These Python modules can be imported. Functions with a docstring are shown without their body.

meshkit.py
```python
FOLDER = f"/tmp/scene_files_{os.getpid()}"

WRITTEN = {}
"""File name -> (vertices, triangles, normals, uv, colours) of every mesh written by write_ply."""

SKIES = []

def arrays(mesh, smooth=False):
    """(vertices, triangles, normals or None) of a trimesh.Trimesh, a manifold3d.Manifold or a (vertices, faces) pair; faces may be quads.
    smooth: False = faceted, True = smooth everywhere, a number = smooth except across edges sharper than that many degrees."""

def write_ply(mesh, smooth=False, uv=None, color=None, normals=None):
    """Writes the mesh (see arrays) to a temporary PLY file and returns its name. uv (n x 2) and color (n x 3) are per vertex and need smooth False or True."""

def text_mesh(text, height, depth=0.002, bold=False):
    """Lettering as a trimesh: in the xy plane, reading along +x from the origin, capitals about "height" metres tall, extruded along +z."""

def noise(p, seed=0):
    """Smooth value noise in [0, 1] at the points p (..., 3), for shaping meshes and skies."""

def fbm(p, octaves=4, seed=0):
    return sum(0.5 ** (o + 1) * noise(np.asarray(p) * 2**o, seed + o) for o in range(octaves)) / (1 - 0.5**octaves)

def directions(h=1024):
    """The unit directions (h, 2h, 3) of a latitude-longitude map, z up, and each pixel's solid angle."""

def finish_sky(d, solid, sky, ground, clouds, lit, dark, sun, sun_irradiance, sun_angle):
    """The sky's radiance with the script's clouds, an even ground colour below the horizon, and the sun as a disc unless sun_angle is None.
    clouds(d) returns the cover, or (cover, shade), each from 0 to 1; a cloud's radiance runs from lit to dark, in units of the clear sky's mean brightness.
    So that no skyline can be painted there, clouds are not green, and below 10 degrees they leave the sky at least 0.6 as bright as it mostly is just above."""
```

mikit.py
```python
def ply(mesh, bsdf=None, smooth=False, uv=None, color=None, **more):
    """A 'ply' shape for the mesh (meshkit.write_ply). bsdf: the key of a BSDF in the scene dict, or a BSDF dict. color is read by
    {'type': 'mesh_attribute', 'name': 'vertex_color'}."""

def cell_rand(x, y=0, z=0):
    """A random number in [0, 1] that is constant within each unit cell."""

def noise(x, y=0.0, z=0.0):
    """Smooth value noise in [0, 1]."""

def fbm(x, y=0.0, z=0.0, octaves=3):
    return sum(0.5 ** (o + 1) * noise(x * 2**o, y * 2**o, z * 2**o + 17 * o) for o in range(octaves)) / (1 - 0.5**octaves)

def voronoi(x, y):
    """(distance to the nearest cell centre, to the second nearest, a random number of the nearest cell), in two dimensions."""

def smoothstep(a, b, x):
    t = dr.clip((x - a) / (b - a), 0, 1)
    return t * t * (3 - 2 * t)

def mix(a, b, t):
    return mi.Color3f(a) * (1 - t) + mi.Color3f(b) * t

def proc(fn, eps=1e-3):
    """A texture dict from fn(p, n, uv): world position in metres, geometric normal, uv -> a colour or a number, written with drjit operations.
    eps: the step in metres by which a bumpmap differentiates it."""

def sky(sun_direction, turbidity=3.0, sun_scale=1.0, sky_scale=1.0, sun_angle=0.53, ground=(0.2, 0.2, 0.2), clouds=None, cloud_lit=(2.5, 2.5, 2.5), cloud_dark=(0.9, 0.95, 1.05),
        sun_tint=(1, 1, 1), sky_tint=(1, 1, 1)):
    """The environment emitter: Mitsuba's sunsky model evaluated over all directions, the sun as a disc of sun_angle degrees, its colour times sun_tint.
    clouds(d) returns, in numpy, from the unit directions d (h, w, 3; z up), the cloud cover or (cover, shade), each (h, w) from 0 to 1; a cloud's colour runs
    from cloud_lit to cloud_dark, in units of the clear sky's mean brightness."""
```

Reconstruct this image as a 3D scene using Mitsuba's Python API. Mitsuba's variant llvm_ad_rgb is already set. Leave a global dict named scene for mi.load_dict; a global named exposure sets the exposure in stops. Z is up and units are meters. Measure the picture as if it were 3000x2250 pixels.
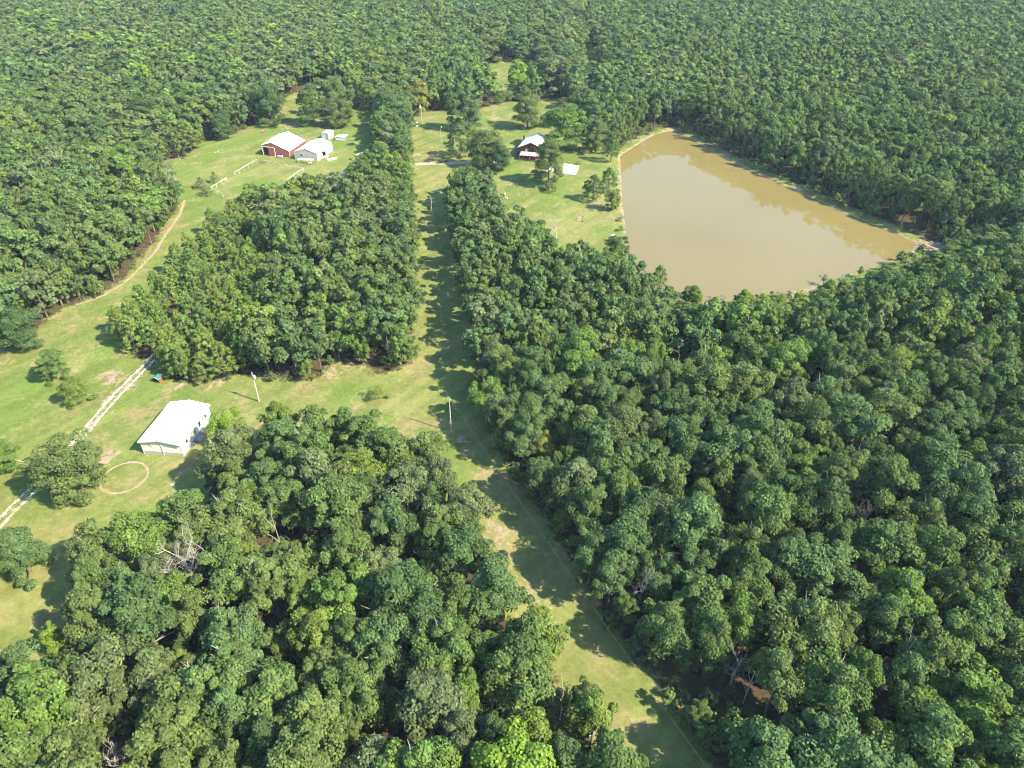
import math, random
import numpy as np, trimesh, shapely
from shapely.geometry import Polygon, LineString, Point
import drjit as dr, mitsuba as mi
import mikit, meshkit
from mikit import proc, noise, fbm, smoothstep, mix

T = mi.ScalarTransform4f
scene, labels = {}, {}

# ---------------------------------------------------------------- camera, sky, exposure
CAM_H, PITCH, FOV = 105.0, math.radians(36.0), 71.6
scene['camera'] = {'type': 'perspective', 'fov': FOV, 'fov_axis': 'x', 'near_clip': 1.0, 'far_clip': 9000.0,
                   'to_world': T().look_at(origin=[0, 0, CAM_H], target=[0, math.cos(PITCH), CAM_H - math.sin(PITCH)], up=[0, 0, 1])}
SUN = (0.670, -0.323, 0.668)
scene['sky'] = mikit.sky(SUN, turbidity=3, sky_scale=1.2, sun_tint=(0.96, 1.0, 1.04))
exposure = 2.95

# the place, in metres: x to the right, y away from the camera
LAYOUT = {
    'CLEARING': [[-142.8, 155.9], [-138.1, 160.3], [-133.1, 165.0], [-131.3, 171.9], [-129.8, 181.8], [-123.9, 188.0], [-120.5, 197.7], [-121.1, 215.7], [-121.9, 228.0], [-124.2, 245.2], [-124.6, 255.2], [-127.0, 265.2], [-136.5, 277.6], [-154.1, 310.1], [-151.1, 313.8], [-143.5, 314.4], [-145.4, 337.4], [-136.7, 344.5], [-132.4, 355.6], [-130.1, 363.3], [-127.3, 365.7], [-121.7, 379.6], [-124.6, 397.1], [-126.8, 416.1], [-123.5, 426.1], [-115.5, 449.8], [-106.9, 442.0], [-90.7, 406.4], [-86.4, 397.1], [-73.1, 399.9], [-69.4, 383.8], [-65.7, 351.8], [-65.7, 330.6], [-69.3, 314.4], [-67.3, 291.1], [-64.9, 274.6], [-72.3, 268.8], [-79.7, 263.6], [-84.7, 250.3], [-96.8, 251.7], [-102.2, 242.6], [-104.8, 237.2], [-106.7, 235.0], [-106.2, 228.9], [-107.3, 219.3], [-107.2, 207.4], [-106.3, 194.3], [-107.4, 183.8], [-109.5, 177.1], [-110.2, 170.5], [-111.4, 168.5], [-107.9, 162.2], [-101.9, 156.2], [-97.3, 152.6], [-91.2, 149.5], [-88.4, 144.0], [-78.3, 143.2], [-68.7, 146.0], [-60.1, 144.4], [-49.3, 143.2], [-46.0, 149.5], [-43.5, 152.2], [-36.1, 147.4], [-30.2, 147.4], [-25.6, 151.6], [-23.8, 152.9], [-25.4, 166.9], [-28.4, 192.2], [-32.5, 225.9], [-35.6, 250.7], [-38.1, 265.0], [-41.7, 296.6], [-45.5, 334.7], [-50.7, 376.5], [-48.0, 388.2], [-36.1, 392.6], [-29.6, 388.2], [-20.9, 383.8], [-16.4, 394.4], [-7.8, 403.6], [1.0, 409.3], [11.1, 401.7], [19.2, 415.1], [28.4, 418.1], [29.7, 397.1], [33.1, 344.5], [42.0, 334.0], [47.7, 327.2], [48.2, 317.6], [44.0, 272.8], [41.4, 245.4], [39.7, 229.5], [35.7, 219.9], [30.0, 206.6], [26.0, 199.6], [17.6, 201.7], [14.5, 205.1], [12.2, 217.7], [9.4, 226.6], [2.2, 228.6], [-1.7, 232.3], [-5.1, 245.8], [-6.6, 262.3], [-9.0, 268.2], [-13.8, 275.1], [-25.3, 270.9], [-25.7, 266.9], [-22.1, 231.4], [-17.1, 196.3], [-13.1, 173.6], [-11.5, 154.4], [-10.1, 137.5], [-6.9, 125.1], [-4.6, 118.7], [-1.1, 109.7], [4.0, 99.0], [9.6, 86.2], [14.4, 75.2], [17.5, 68.9], [20.9, 62.4], [23.7, 57.9], [26.0, 52.3], [28.6, 46.6], [29.9, 41.9], [19.6, 41.9], [18.1, 47.8], [15.5, 52.7], [12.9, 59.2], [9.7, 64.0], [6.3, 69.5], [1.9, 75.4], [-2.9, 83.3], [-4.4, 89.8], [-4.1, 96.8], [-9.0, 99.9], [-11.0, 103.8], [-13.5, 107.1], [-17.3, 109.9], [-21.2, 111.4], [-26.4, 114.3], [-30.9, 118.2], [-36.0, 119.5], [-41.8, 120.1], [-50.0, 121.4], [-57.1, 121.1], [-60.8, 121.6], [-63.8, 116.7], [-64.5, 113.0], [-64.2, 109.4], [-58.7, 95.9], [-62.1, 94.3], [-66.2, 91.9], [-71.3, 90.2], [-76.2, 88.2], [-78.3, 84.5], [-76.0, 79.5], [-75.0, 76.1], [-75.0, 72.3], [-73.4, 65.8], [-73.8, 62.4], [-79.1, 59.8]],
    'OPEN_VIEW': [[-142.8, 155.9], [-138.1, 160.3], [-133.1, 165.0], [-132.6, 173.6], [-131.1, 183.6], [-125.1, 189.8], [-121.7, 199.6], [-122.2, 217.8], [-123.1, 230.2], [-125.4, 247.6], [-125.8, 257.7], [-129.5, 270.4], [-139.1, 283.0], [-154.1, 310.1], [-151.1, 313.8], [-143.5, 314.4], [-145.4, 337.4], [-136.7, 344.5], [-132.4, 355.6], [-130.1, 363.3], [-127.3, 365.7], [-121.7, 379.6], [-124.6, 397.1], [-126.8, 416.1], [-123.5, 426.1], [-115.5, 449.8], [-106.9, 442.0], [-90.7, 406.4], [-86.4, 397.1], [-73.1, 399.9], [-69.4, 383.8], [-65.7, 351.8], [-65.7, 330.6], [-69.3, 314.4], [-68.0, 293.8], [-68.1, 288.4], [-80.2, 298.4], [-89.7, 296.7], [-96.6, 285.7], [-110.5, 287.3], [-116.6, 276.8], [-117.9, 267.0], [-118.5, 260.9], [-117.8, 254.1], [-119.1, 243.4], [-119.0, 230.2], [-118.0, 215.7], [-119.2, 204.0], [-121.5, 196.6], [-122.3, 189.2], [-118.1, 178.7], [-112.1, 168.6], [-103.9, 159.2], [-97.3, 152.6], [-91.2, 149.5], [-88.4, 144.0], [-78.3, 143.2], [-68.7, 146.0], [-60.1, 144.4], [-49.3, 143.2], [-46.0, 149.5], [-43.5, 152.2], [-36.1, 147.4], [-30.2, 147.4], [-25.6, 151.6], [-24.3, 155.9], [-26.4, 173.6], [-29.8, 201.8], [-34.1, 237.2], [-37.4, 263.2], [-39.2, 272.8], [-42.9, 305.3], [-46.8, 344.5], [-51.7, 383.8], [-48.0, 388.2], [-36.1, 392.6], [-29.6, 388.2], [-20.9, 383.8], [-16.4, 394.4], [-7.8, 403.6], [1.0, 409.3], [11.1, 401.7], [19.2, 415.1], [28.4, 418.1], [29.7, 397.1], [33.1, 344.5], [42.0, 334.0], [47.7, 327.2], [48.2, 317.6], [44.0, 272.8], [41.4, 245.4], [39.7, 229.5], [36.0, 222.0], [31.8, 219.2], [29.2, 224.6], [20.1, 230.2], [16.5, 234.1], [13.9, 248.4], [10.8, 258.6], [2.5, 260.9], [-2.0, 265.1], [-5.7, 272.8], [-7.4, 291.1], [-10.2, 301.8], [-15.3, 305.3], [-28.0, 300.7], [-27.3, 283.0], [-23.4, 245.4], [-18.2, 208.2], [-13.9, 184.1], [-12.2, 163.8], [-10.6, 144.4], [-7.2, 131.4], [-4.9, 124.6], [-1.1, 115.2], [4.2, 104.0], [10.0, 90.5], [15.1, 79.0], [18.4, 72.4], [22.0, 65.5], [24.9, 60.8], [27.3, 54.9], [30.0, 48.9], [31.4, 44.0], [20.6, 44.0], [19.0, 50.2], [16.2, 55.3], [13.4, 61.6], [10.1, 67.2], [6.6, 73.8], [2.0, 79.9], [-3.1, 88.3], [-4.6, 95.2], [-4.3, 102.7], [-9.9, 109.4], [-12.2, 115.2], [-15.2, 120.6], [-19.8, 125.4], [-24.2, 127.1], [-30.1, 130.5], [-35.2, 134.9], [-41.1, 136.4], [-48.4, 139.0], [-57.9, 140.5], [-65.2, 138.3], [-67.5, 134.9], [-66.3, 121.4], [-65.8, 115.2], [-66.8, 113.7], [-65.2, 106.4], [-69.9, 106.1], [-74.5, 103.5], [-80.3, 101.5], [-85.7, 99.2], [-86.9, 93.8], [-83.2, 87.0], [-78.8, 79.9], [-78.0, 75.1], [-77.9, 69.7], [-81.9, 69.3], [-87.7, 66.4]],
    'FAR_CLEARING': [[-20.4, 467.2], [-14.1, 503.0], [-1.9, 522.8], [13.8, 517.0], [16.1, 489.7], [13.6, 454.3], [3.7, 430.0], [-6.7, 422.4]],
    'FAR_CLEARING_2': [[55.4, 571.7], [60.2, 543.9], [54.9, 489.7], [54.4, 442.0], [48.1, 434.7], [45.8, 482.1]],
    'POND': [[48.6, 320.7], [43.5, 272.8], [40.4, 237.2], [38.7, 215.0], [40.5, 198.7], [46.6, 188.3], [54.4, 185.5], [60.8, 186.4], [68.7, 187.5], [81.1, 191.5], [90.8, 195.1], [101.6, 201.2], [110.8, 205.9], [120.4, 211.2], [133.0, 218.8], [139.7, 225.7], [140.8, 229.8], [133.5, 242.5], [123.3, 260.4], [112.6, 283.0], [100.1, 307.7], [91.0, 330.6], [84.2, 356.3], [76.8, 359.4], [68.7, 351.8], [58.6, 336.7]],
    'POND_OPEN': [[48.0, 320.7], [43.5, 272.8], [39.7, 237.2], [36.7, 215.7], [37.6, 187.4], [43.3, 182.5], [44.1, 177.4], [49.4, 175.2], [54.1, 172.0], [60.3, 178.5], [65.6, 178.5], [72.0, 180.6], [81.6, 184.1], [90.0, 186.2], [97.3, 191.5], [110.5, 197.2], [124.7, 204.1], [139.8, 215.0], [148.7, 223.9], [146.2, 230.2], [136.0, 246.3], [125.9, 265.1], [115.2, 288.4], [102.7, 313.8], [93.6, 337.4], [86.1, 362.5], [77.9, 365.7], [68.4, 357.1], [58.2, 341.6]],
    'POND_VIEW': [[48.0, 320.7], [43.5, 272.8], [39.7, 237.2], [37.8, 222.0], [42.3, 210.9], [49.4, 208.2], [49.6, 199.6], [54.8, 194.5], [59.2, 188.3], [62.7, 185.5], [68.2, 185.5], [73.4, 184.1], [81.6, 184.1], [91.8, 189.8], [100.1, 197.2], [114.9, 205.0], [130.9, 214.3], [142.5, 219.2], [148.7, 223.9], [146.2, 230.2], [136.0, 246.3], [125.9, 265.1], [115.2, 288.4], [102.7, 313.8], [93.6, 337.4], [86.1, 362.5], [77.9, 365.7], [68.4, 357.1], [58.2, 341.6]],
    'PINES': [[-125.1, 189.8], [-119.2, 215.0], [-116.3, 249.7], [-114.8, 269.6], [-95.8, 255.0], [-86.0, 225.9], [-70.5, 190.1], [-65.4, 170.3], [-68.4, 152.6], [-69.3, 140.5], [-88.8, 140.5], [-110.1, 159.2]],
    'PINES_2': [[-66.5, 283.0], [-62.9, 305.4], [-51.0, 305.4], [-40.9, 296.6], [-37.4, 268.0], [-38.9, 249.7], [-56.1, 249.7]],
    'TRACK': [[-101.7, 93.4], [-101.6, 97.9], [-101.0, 102.4], [-99.7, 108.7], [-98.7, 117.5], [-98.3, 127.1], [-97.5, 139.6], [-96.3, 147.4], [-95.2, 154.8], [-93.7, 173.6], [-91.8, 201.8], [-85.9, 245.4], [-77.2, 275.3], [-73.7, 287.3], [-71.1, 297.2], [-68.1, 302.4], [-61.7, 305.9], [-51.9, 307.7], [-42.5, 308.9], [-31.8, 309.5], [-21.6, 310.7], [-11.5, 312.0], [-2.3, 313.8]],
    'DIRT_PATH': [[-128.2, 267.0], [-124.8, 255.0], [-123.3, 242.1], [-122.4, 231.4], [-120.6, 220.2], [-120.8, 214.3], [-120.7, 207.6], [-121.0, 199.6], [-122.8, 194.2], [-124.7, 188.9], [-130.0, 184.1]],
    'RING': [-82.58, 110.68],
    'BARE': [[-102.2, 148.9, 2.6, 0.8], [-101.5, 145.4, 2.2, 0.7], [-98.9, 137.1, 1.6, 0.8], [-98.8, 127.1, 2.2, 0.6], [-88.7, 117.5, 2.2, 0.9], [-88.7, 115.2, 2.0, 0.8], [-80.2, 146.8, 3.5, 0.55], [-74.1, 144.4, 3.5, 0.5], [-83.0, 143.4, 3.0, 0.5], [-68.5, 145.4, 3, 0.5], [-58.7, 143.4, 3, 0.45], [-93.7, 136.8, 1.6, 0.6], [-97.0, 140.5, 1.5, 0.6], [-92.8, 124.6, 4, 0.35], [-88.4, 102.7, 4, 0.5], [-91.5, 101.4, 3, 0.5], [-115.5, 185.5, 3.5, 0.6], [-120.6, 176.1, 4, 0.25], [-125.0, 159.2, 4, 0.3], [-70.8, 107.4, 1.3, 0.9], [-115.0, 363.3, 9, 0.5], [-115.0, 447.5, 9, 0.9], [-108.6, 365.7, 6, 0.5], [-42.7, 320.7, 3, 0.9], [-43.1, 330.6, 4, 0.5], [-37.2, 283.0, 4, 0.4], [-32.4, 263.2, 4, 0.4], [-28.6, 215.0, 3, 0.5], [-27.4, 195.7, 3, 0.5], [-22.5, 173.6, 3, 0.3], [-21.9, 152.6, 3, 0.4], [-11.1, 123.0, 3, 0.6], [-9.3, 117.5, 3, 0.5], [-7.6, 113.7, 3, 0.6], [-3.5, 97.6, 2.5, 0.7], [-2.3, 92.8, 2.5, 0.6], [0.3, 87.8, 3, 0.5], [3.7, 83.0, 3, 0.5], [6.0, 78.0, 3, 0.5], [8.3, 74.2, 2.5, 0.5], [-46.0, 149.5, 5, 0.5], [-41.8, 152.6, 4, 0.5], [-27.9, 147.4, 4, 0.4], [-73.3, 337.4, 3, 0.5], [-85.0, 320.7, 2.0, 0.7], [-8.7, 379.6, 6, 0.6], [-10.8, 367.3, 5, 0.5], [-0.2, 283.0, 4, 0.5], [33.0, 263.2, 5, 0.6], [36.8, 249.7, 4, 0.5], [35.8, 233.3, 4, 0.5], [13.0, 256.3, 5, 0.4], [7.9, 263.2, 4, 0.3], [33.5, 220.2, 4, 0.6], [-134.3, 324.0, 9, 0.45], [-139.3, 314.4, 8, 0.4], [-150.2, 305.3, 5, 0.5], [-120.4, 288.4, 4, 0.5], [-119.2, 296.7, 4, 0.5], [82.4, 191.2, 5, 1], [91.5, 195.1, 4, 1], [73.8, 185.5, 4, 0.8], [144.7, 223.9, 7, 1], [141.7, 227.6, 4, 0.8], [128.0, 249.7, 3, 0.8], [123.1, 260.0, 3, 0.8], [115.0, 278.9, 5, 0.9], [106.2, 293.8, 3, 0.8], [95.1, 320.7, 3, 0.7], [77.0, 360.9, 4, 0.7], [64.4, 345.9, 4, 0.7], [38.7, 222.0, 3, 1], [38.8, 213.3, 3, 1], [-17.9, 134.9, 3, 0.3], [-94.0, 176.1, 5, 0.9], [-89.9, 168.6, 5, 0.8], [24.7, 248.8, 3.2, 0.75], [-92.1, 189.8, 5, 0.7], [-75.7, 245.4, 6, 0.6], [-78.3, 256.3, 5, 0.5], [-80.9, 76.1, 5, 0.3]],
    'POLE_WHITE': [-61.53, 137.31],
    'POLE_LANE': [-13.99, 125.8],
    'POLE_MID': [-29.32, 246.9],
    'POLE_FAR': [-45.59, 368.55],
    'POLE_LAMP': [-33.66, 340.49],
    'POLE_SOUTH': [35.62, 26.31],
    'FENCE': [[-111.92, 309.89], [-116.46, 293.05], [-117.89, 287.07], [-120.52, 276.03], [-113.62, 269.47], [-88.87, 298.49], [-90.05, 293.67], [-92.89, 281.45]],
    'SLAB': [[15.16, 313.47], [22.87, 309.23], [29.45, 306.14], [26.84, 294.62], [22.48, 296.48], [13.18, 300.27]],
    'trough': [-103.64, 316.68],
    'boat': [-80.24, 314.38],
    'canopy': [-91.41, 308.97],
    'tractor': [-64.73, 325.67],
    'trailer': [-66.68, 324.23],
    'pile': [-74.21, 367.36],
    'mower': [-121.9, 354.75],
    'cart': [-47.89, 365.02],
    'feeder': [-2.77, 269.45],
    'bucket': [-2.01, 268.37],
    'rocks': [25.05, 248.89],
    'dish': [35.11, 228.68],
    'hut': [-69.86, 283.62],
    'doghouse': [-89.49, 145.99],
    'stone': [-71.46, 108.35],
    'hoop': [-71.17, 120.67],
    'steps': [-84.51, 123.02],
    'shelter': [-81.52, 342.84],
    'barrel': [-80.67, 319.48],
    'log': [16.36, 274.17],
    'grave': [-57.12, 144.52],
    'SPECIAL': [[-88.9, 105.8, 7.1, 15.7, 'oak', 'olive', 'broad dark oak standing alone on the lawn beside the gravel track'], [-105.1, 136.6, 3.5, 7.8, 'oak', 'yellow', 'small yellow-tipped tree left of the gravel track near its middle'], [-115.3, 146.7, 3.9, 8.6, 'oak', 'mid', 'low wide young tree on the left field above the yellow-tipped tree'], [-108.4, 112.8, 3.6, 8.0, 'oak', 'bright', 'light green tree cut by the left edge of the photo'], [-88.7, 85.4, 5.2, 11.4, 'oak', 'blue', 'large oak over the gravel track at the lower left edge'], [-74.2, 68.8, 2.3, 8, 'oak', 'lime', 'bright lime green tree at the corner of the lower left lawn'], [-62.4, 119.4, 4.3, 11, 'oak', 'lime', 'bright yellow-green tree touching the right side of the white cottage'], [-120.7, 366.7, 8.8, 21, 'oak', 'dark', 'round dark oak on the lawn behind the red barn'], [-99.6, 366.7, 8.8, 21, 'oak', 'mid', 'dense tree nearest the shed in the lawn clump behind the barns'], [-92.1, 381.8, 9.8, 21, 'oak', 'mid', 'tallest tree of the lawn clump behind the barns'], [-84.9, 363.9, 7.0, 16.9, 'oak', 'olive', 'right-hand tree of the lawn clump behind the barns'], [-58.4, 355.8, 9.3, 21, 'oak', 'blue', 'tree at the top of the row between barn yard and grass lane'], [-49.9, 326.9, 5.9, 14.3, 'oak', 'olive', 'narrow olive tree in the row between barn yard and lane'], [-49.2, 310.9, 5.3, 12.8, 'oak', 'blue', 'grey-green tree in the row just above the pines by the lane'], [-53.1, 284.9, 8.1, 17.9, 'pine', 'bright', 'tall rounded pine at the bend of the gravel drive'], [-58.2, 273.0, 6.4, 14.2, 'pine', 'mid', 'leftmost pine beside the barn yard gravel drive'], [-43.9, 278.5, 5.8, 12.7, 'pine', 'bright', 'pine closest to the grass lane at the driveway crossing'], [-48.6, 262.7, 6.2, 13.7, 'pine', 'bright', 'front pine of the clump below the driveway crossing'], [-39.9, 262.5, 4.4, 10, 'pine', 'mid', 'small pine at the lane edge below the driveway crossing'], [-48.6, 388.8, 7.4, 17.7, 'oak', 'gold', 'golden yellow tree behind the far utility pole'], [-54.6, 385.3, 4.4, 10.5, 'oak', 'lime', 'bright green tree left of the far utility pole'], [-22.7, 357.5, 8.8, 21, 'oak', 'blue', 'round blue-green tree on the lawn right of the far pole'], [-23.1, 317.4, 6.8, 15.0, 'pine', 'mid', 'tall pine beside the driveway left of the log house'], [-12.4, 303.7, 8.1, 19.4, 'oak', 'olive', 'olive tree with pale trunk on the lawn left of the log house'], [-5.5, 299.4, 5.6, 13.4, 'oak', 'dark', 'dark round tree on the lawn nearest the log house porch'], [7.7, 361.9, 8.0, 19.2, 'oak', 'olive', 'tall grey-olive tree behind the log house'], [24.3, 329.1, 12.7, 21, 'oak', 'bright', 'huge bright leafy tree right of the log house'], [14.9, 283.4, 8.0, 19.2, 'oak', 'olive', 'spreading oak in front of the log house'], [31.6, 266.2, 4.8, 10.7, 'pine', 'mid', 'round pine on the lawn beside the pond'], [38.4, 276.0, 4.0, 10, 'pine', 'mid', 'slender pine between lawn and pond'], [37.6, 256.8, 3.5, 8.4, 'oak', 'yellow', 'small yellow-green tree on the pond bank below the pines'], [-19.3, 484.5, 5.3, 17, 'cedar', 'dark', 'tall dark conical cedar beside the far clearing'], [43.5, 311.3, 4.0, 14, 'pine', 'mid', 'slim pine at the upper left corner of the pond'], [38.2, 324.1, 6.2, 16, 'oak', 'olive', 'greyish tree right of the huge bright tree'], [-35.0, 312.7, 3.5, 3.5, 'shrub', 'rose', 'small pinkish grey flowering shrub beside the driveway'], [-30.7, 310.0, 2.8, 2.2, 'shrub', 'dark', 'dark clipped bush beside the pinkish shrub'], [29.1, 307.4, 2.0, 1.6, 'shrub', 'bright', 'round bush at the edge of the white concrete pad'], [-32.7, 138.6, 3.3, 3.4, 'shrub', 'yellow', 'yellow-green bush alone in the grass right of the woods'], [-86.1, 416.7, 7.8, 18.6, 'oak', 'yellow', 'yellow-green tree at the left of the bright group behind the yard'], [-78.7, 438.8, 9.5, 21, 'oak', 'yellow', 'tall yellow-green tree in the middle of the bright group'], [-64.2, 416.5, 9.2, 21, 'oak', 'bright', 'bright tree at the right of the group behind the yard'], [-75.2, 394.9, 6.2, 14.8, 'oak', 'bright', 'bright low tree at the front of the group behind the yard'], [-62.5, 393.3, 7.4, 17.8, 'oak', 'mid', 'mid green tree in front of the bright group'], [-34.6, 449.9, 6.8, 16.4, 'oak', 'bright', 'light green tree left of the dark cedar'], [-125.7, 279.4, 3.2, 5, 'cedar', 'grey', 'young grey-green cedar left of the paddock fence'], [-122.3, 285.7, 2.3, 5, 'cedar', 'mid', 'slim young cedar close to the paddock rail'], [-121.5, 272.3, 3.3, 3, 'cedar', 'grey', 'low spreading cedar at the foot of the paddock'], [6.9, 113.9, 3.4, 10, 'oak', 'gold', 'pale yellow tree right of the grass lane near the middle pole'], [11.6, 117.7, 3.6, 10, 'oak', 'yellow', 'yellow-green tree beside the pale yellow one'], [-15.4, 80.3, 3.2, 9, 'oak', 'yellow', 'small yellow-green tree in the woods left of the lower lane'], [67.7, 182.0, 2.8, 6.8, 'oak', 'lime', 'leftmost lime green tree on the near pond shore'], [72.3, 180.5, 2.7, 6.4, 'oak', 'lime', 'lime green tree second from left on the near pond shore'], [77.7, 181.8, 2.3, 6, 'oak', 'lime', 'lime green tree left of the sandy bank'], [84.0, 182.9, 2.0, 6, 'oak', 'lime', 'lime green tree right of the sandy bank'], [59.0, 180.7, 2.3, 5.0, 'pine', 'bright', 'small bright pine at the near end of the pond'], [53.1, 182.3, 3.4, 8.0, 'oak', 'bright', 'light green tree left of the small shore pine'], [93.3, 185.6, 3.0, 8, 'oak', 'bright', 'light green tree above the right half of the near shore'], [39.8, 246.7, 1.7, 2.2, 'shrub', 'mid', 'upper bush of the hedge along the left pond bank'], [39.0, 237.6, 1.8, 2.2, 'shrub', 'olive', 'middle bush of the hedge along the left pond bank'], [38.3, 228.3, 1.8, 2.4, 'shrub', 'mid', 'lower bush of the hedge along the left pond bank'], [39.3, 257.3, 2.3, 2.5, 'shrub', 'olive', 'bush beside the small yellow-green bank tree'], [33.6, 211.6, 4.2, 10.1, 'oak', 'dark', 'dark grey oak at the lower left corner of the pond'], [44.7, 193.3, 2.8, 9, 'pine', 'bright', 'pine standing before the lower left shore of the pond'], [18.2, 364.0, 3.5, 8.3, 'oak', 'olive', 'small tree below the back clearing behind the log house'], [3.6, 424.4, 8.3, 19.9, 'oak', 'lime', 'pale green tree in front of the far clearing'], [24.6, 427.4, 13.4, 21, 'oak', 'grey', 'very broad grey-green oak right of the far clearing'], [2.8, 516.9, 12.6, 21, 'oak', 'dark', 'dark oak standing behind the far clearing'], [-12.6, 512.2, 9.4, 21, 'oak', 'olive', 'olive oak behind the far clearing next to the cedar'], [-171.5, 340.1, 9.8, 21, 'oak', 'dark', 'dark massive tree at the woods edge left of the paddock'], [-163.3, 343.9, 8.8, 21, 'oak', 'mid', 'tall tree beside the dark massive one at the pasture edge'], [-146.8, 326.2, 6.3, 13.9, 'pine', 'yellow', 'pale pine in front of the pasture edge'], [-137.3, 343.9, 6.2, 14.9, 'oak', 'dark', 'small dark tree on the pasture between woods and barn'], [-130.8, 161.2, 5.9, 13.0, 'oak', 'dark', 'dark low tree at the left edge above the field']],
    'DEAD': [[-54.7, 79.5, 4.4, 17, 'big', 'large bleached dead tree in the lower left woods'], [22.1, 77.2, 2.4, 10, 'fan', 'bare grey dead tree beside the lower right part of the lane'], [-135.6, 271.9, 3.8, 11, 'big', 'white dead tree at the pasture corner left of the paddock'], [-147.7, 260.4, 4.5, 12, 'big', 'bleached dead tree in the left woods near the pasture'], [15.3, 226.6, 3.9, 9, 'fan', 'forked dead tree below the stone bed on the lawn'], [7.3, 57.6, 2.1, 9, 'snag', 'broken white snag in the woods at the bottom middle'], [-43.2, 89.4, 1.9, 11, 'snag', 'forked dead snag in the woods below the white cottage'], [72.5, 91.6, 2.2, 10, 'fan', 'bare dead crown among the right-hand woods'], [40.9, 142.2, 2.3, 10, 'snag', 'two-pronged dead snag in the woods below the pond'], [35.2, 58.9, 2.1, 10, 'snag', 'dead snag beside the bottom end of the grass lane'], [57.9, 62.0, 1.7, 14, 'lean', 'thin leaning dead trunk in the lower right woods'], [-53.9, 48.1, 1.9, 10, 'fan', 'dead branching top at the bottom left edge of the photo'], [65.8, 93.4, 2.2, 10, 'fan', 'dead branches left of the bare crown in the right-hand woods'], [-206.8, 454.5, 4.7, 13, 'snag', 'thin white dead tree in the far left woods'], [-65.4, 490.6, 4.4, 14, 'snag', 'pale leaning dead trunk in the far woods above the yard'], [34.6, 63.1, 1.8, 9, 'fan', 'bare branching top near the lower end of the lane'], [105.7, 121.7, 2.0, 10, 'fan', 'dead branching crown at the right edge of the woods']],
}


# ---------------------------------------------------------------- materials
def rgb(r, g=None, b=None):
    return {'type': 'rgb', 'value': [r, r if g is None else g, r if b is None else b]}

def mat(name, d, two=True):
    scene[name] = {'type': 'twosided', 'bsdf': d} if two else d
    return name

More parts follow.
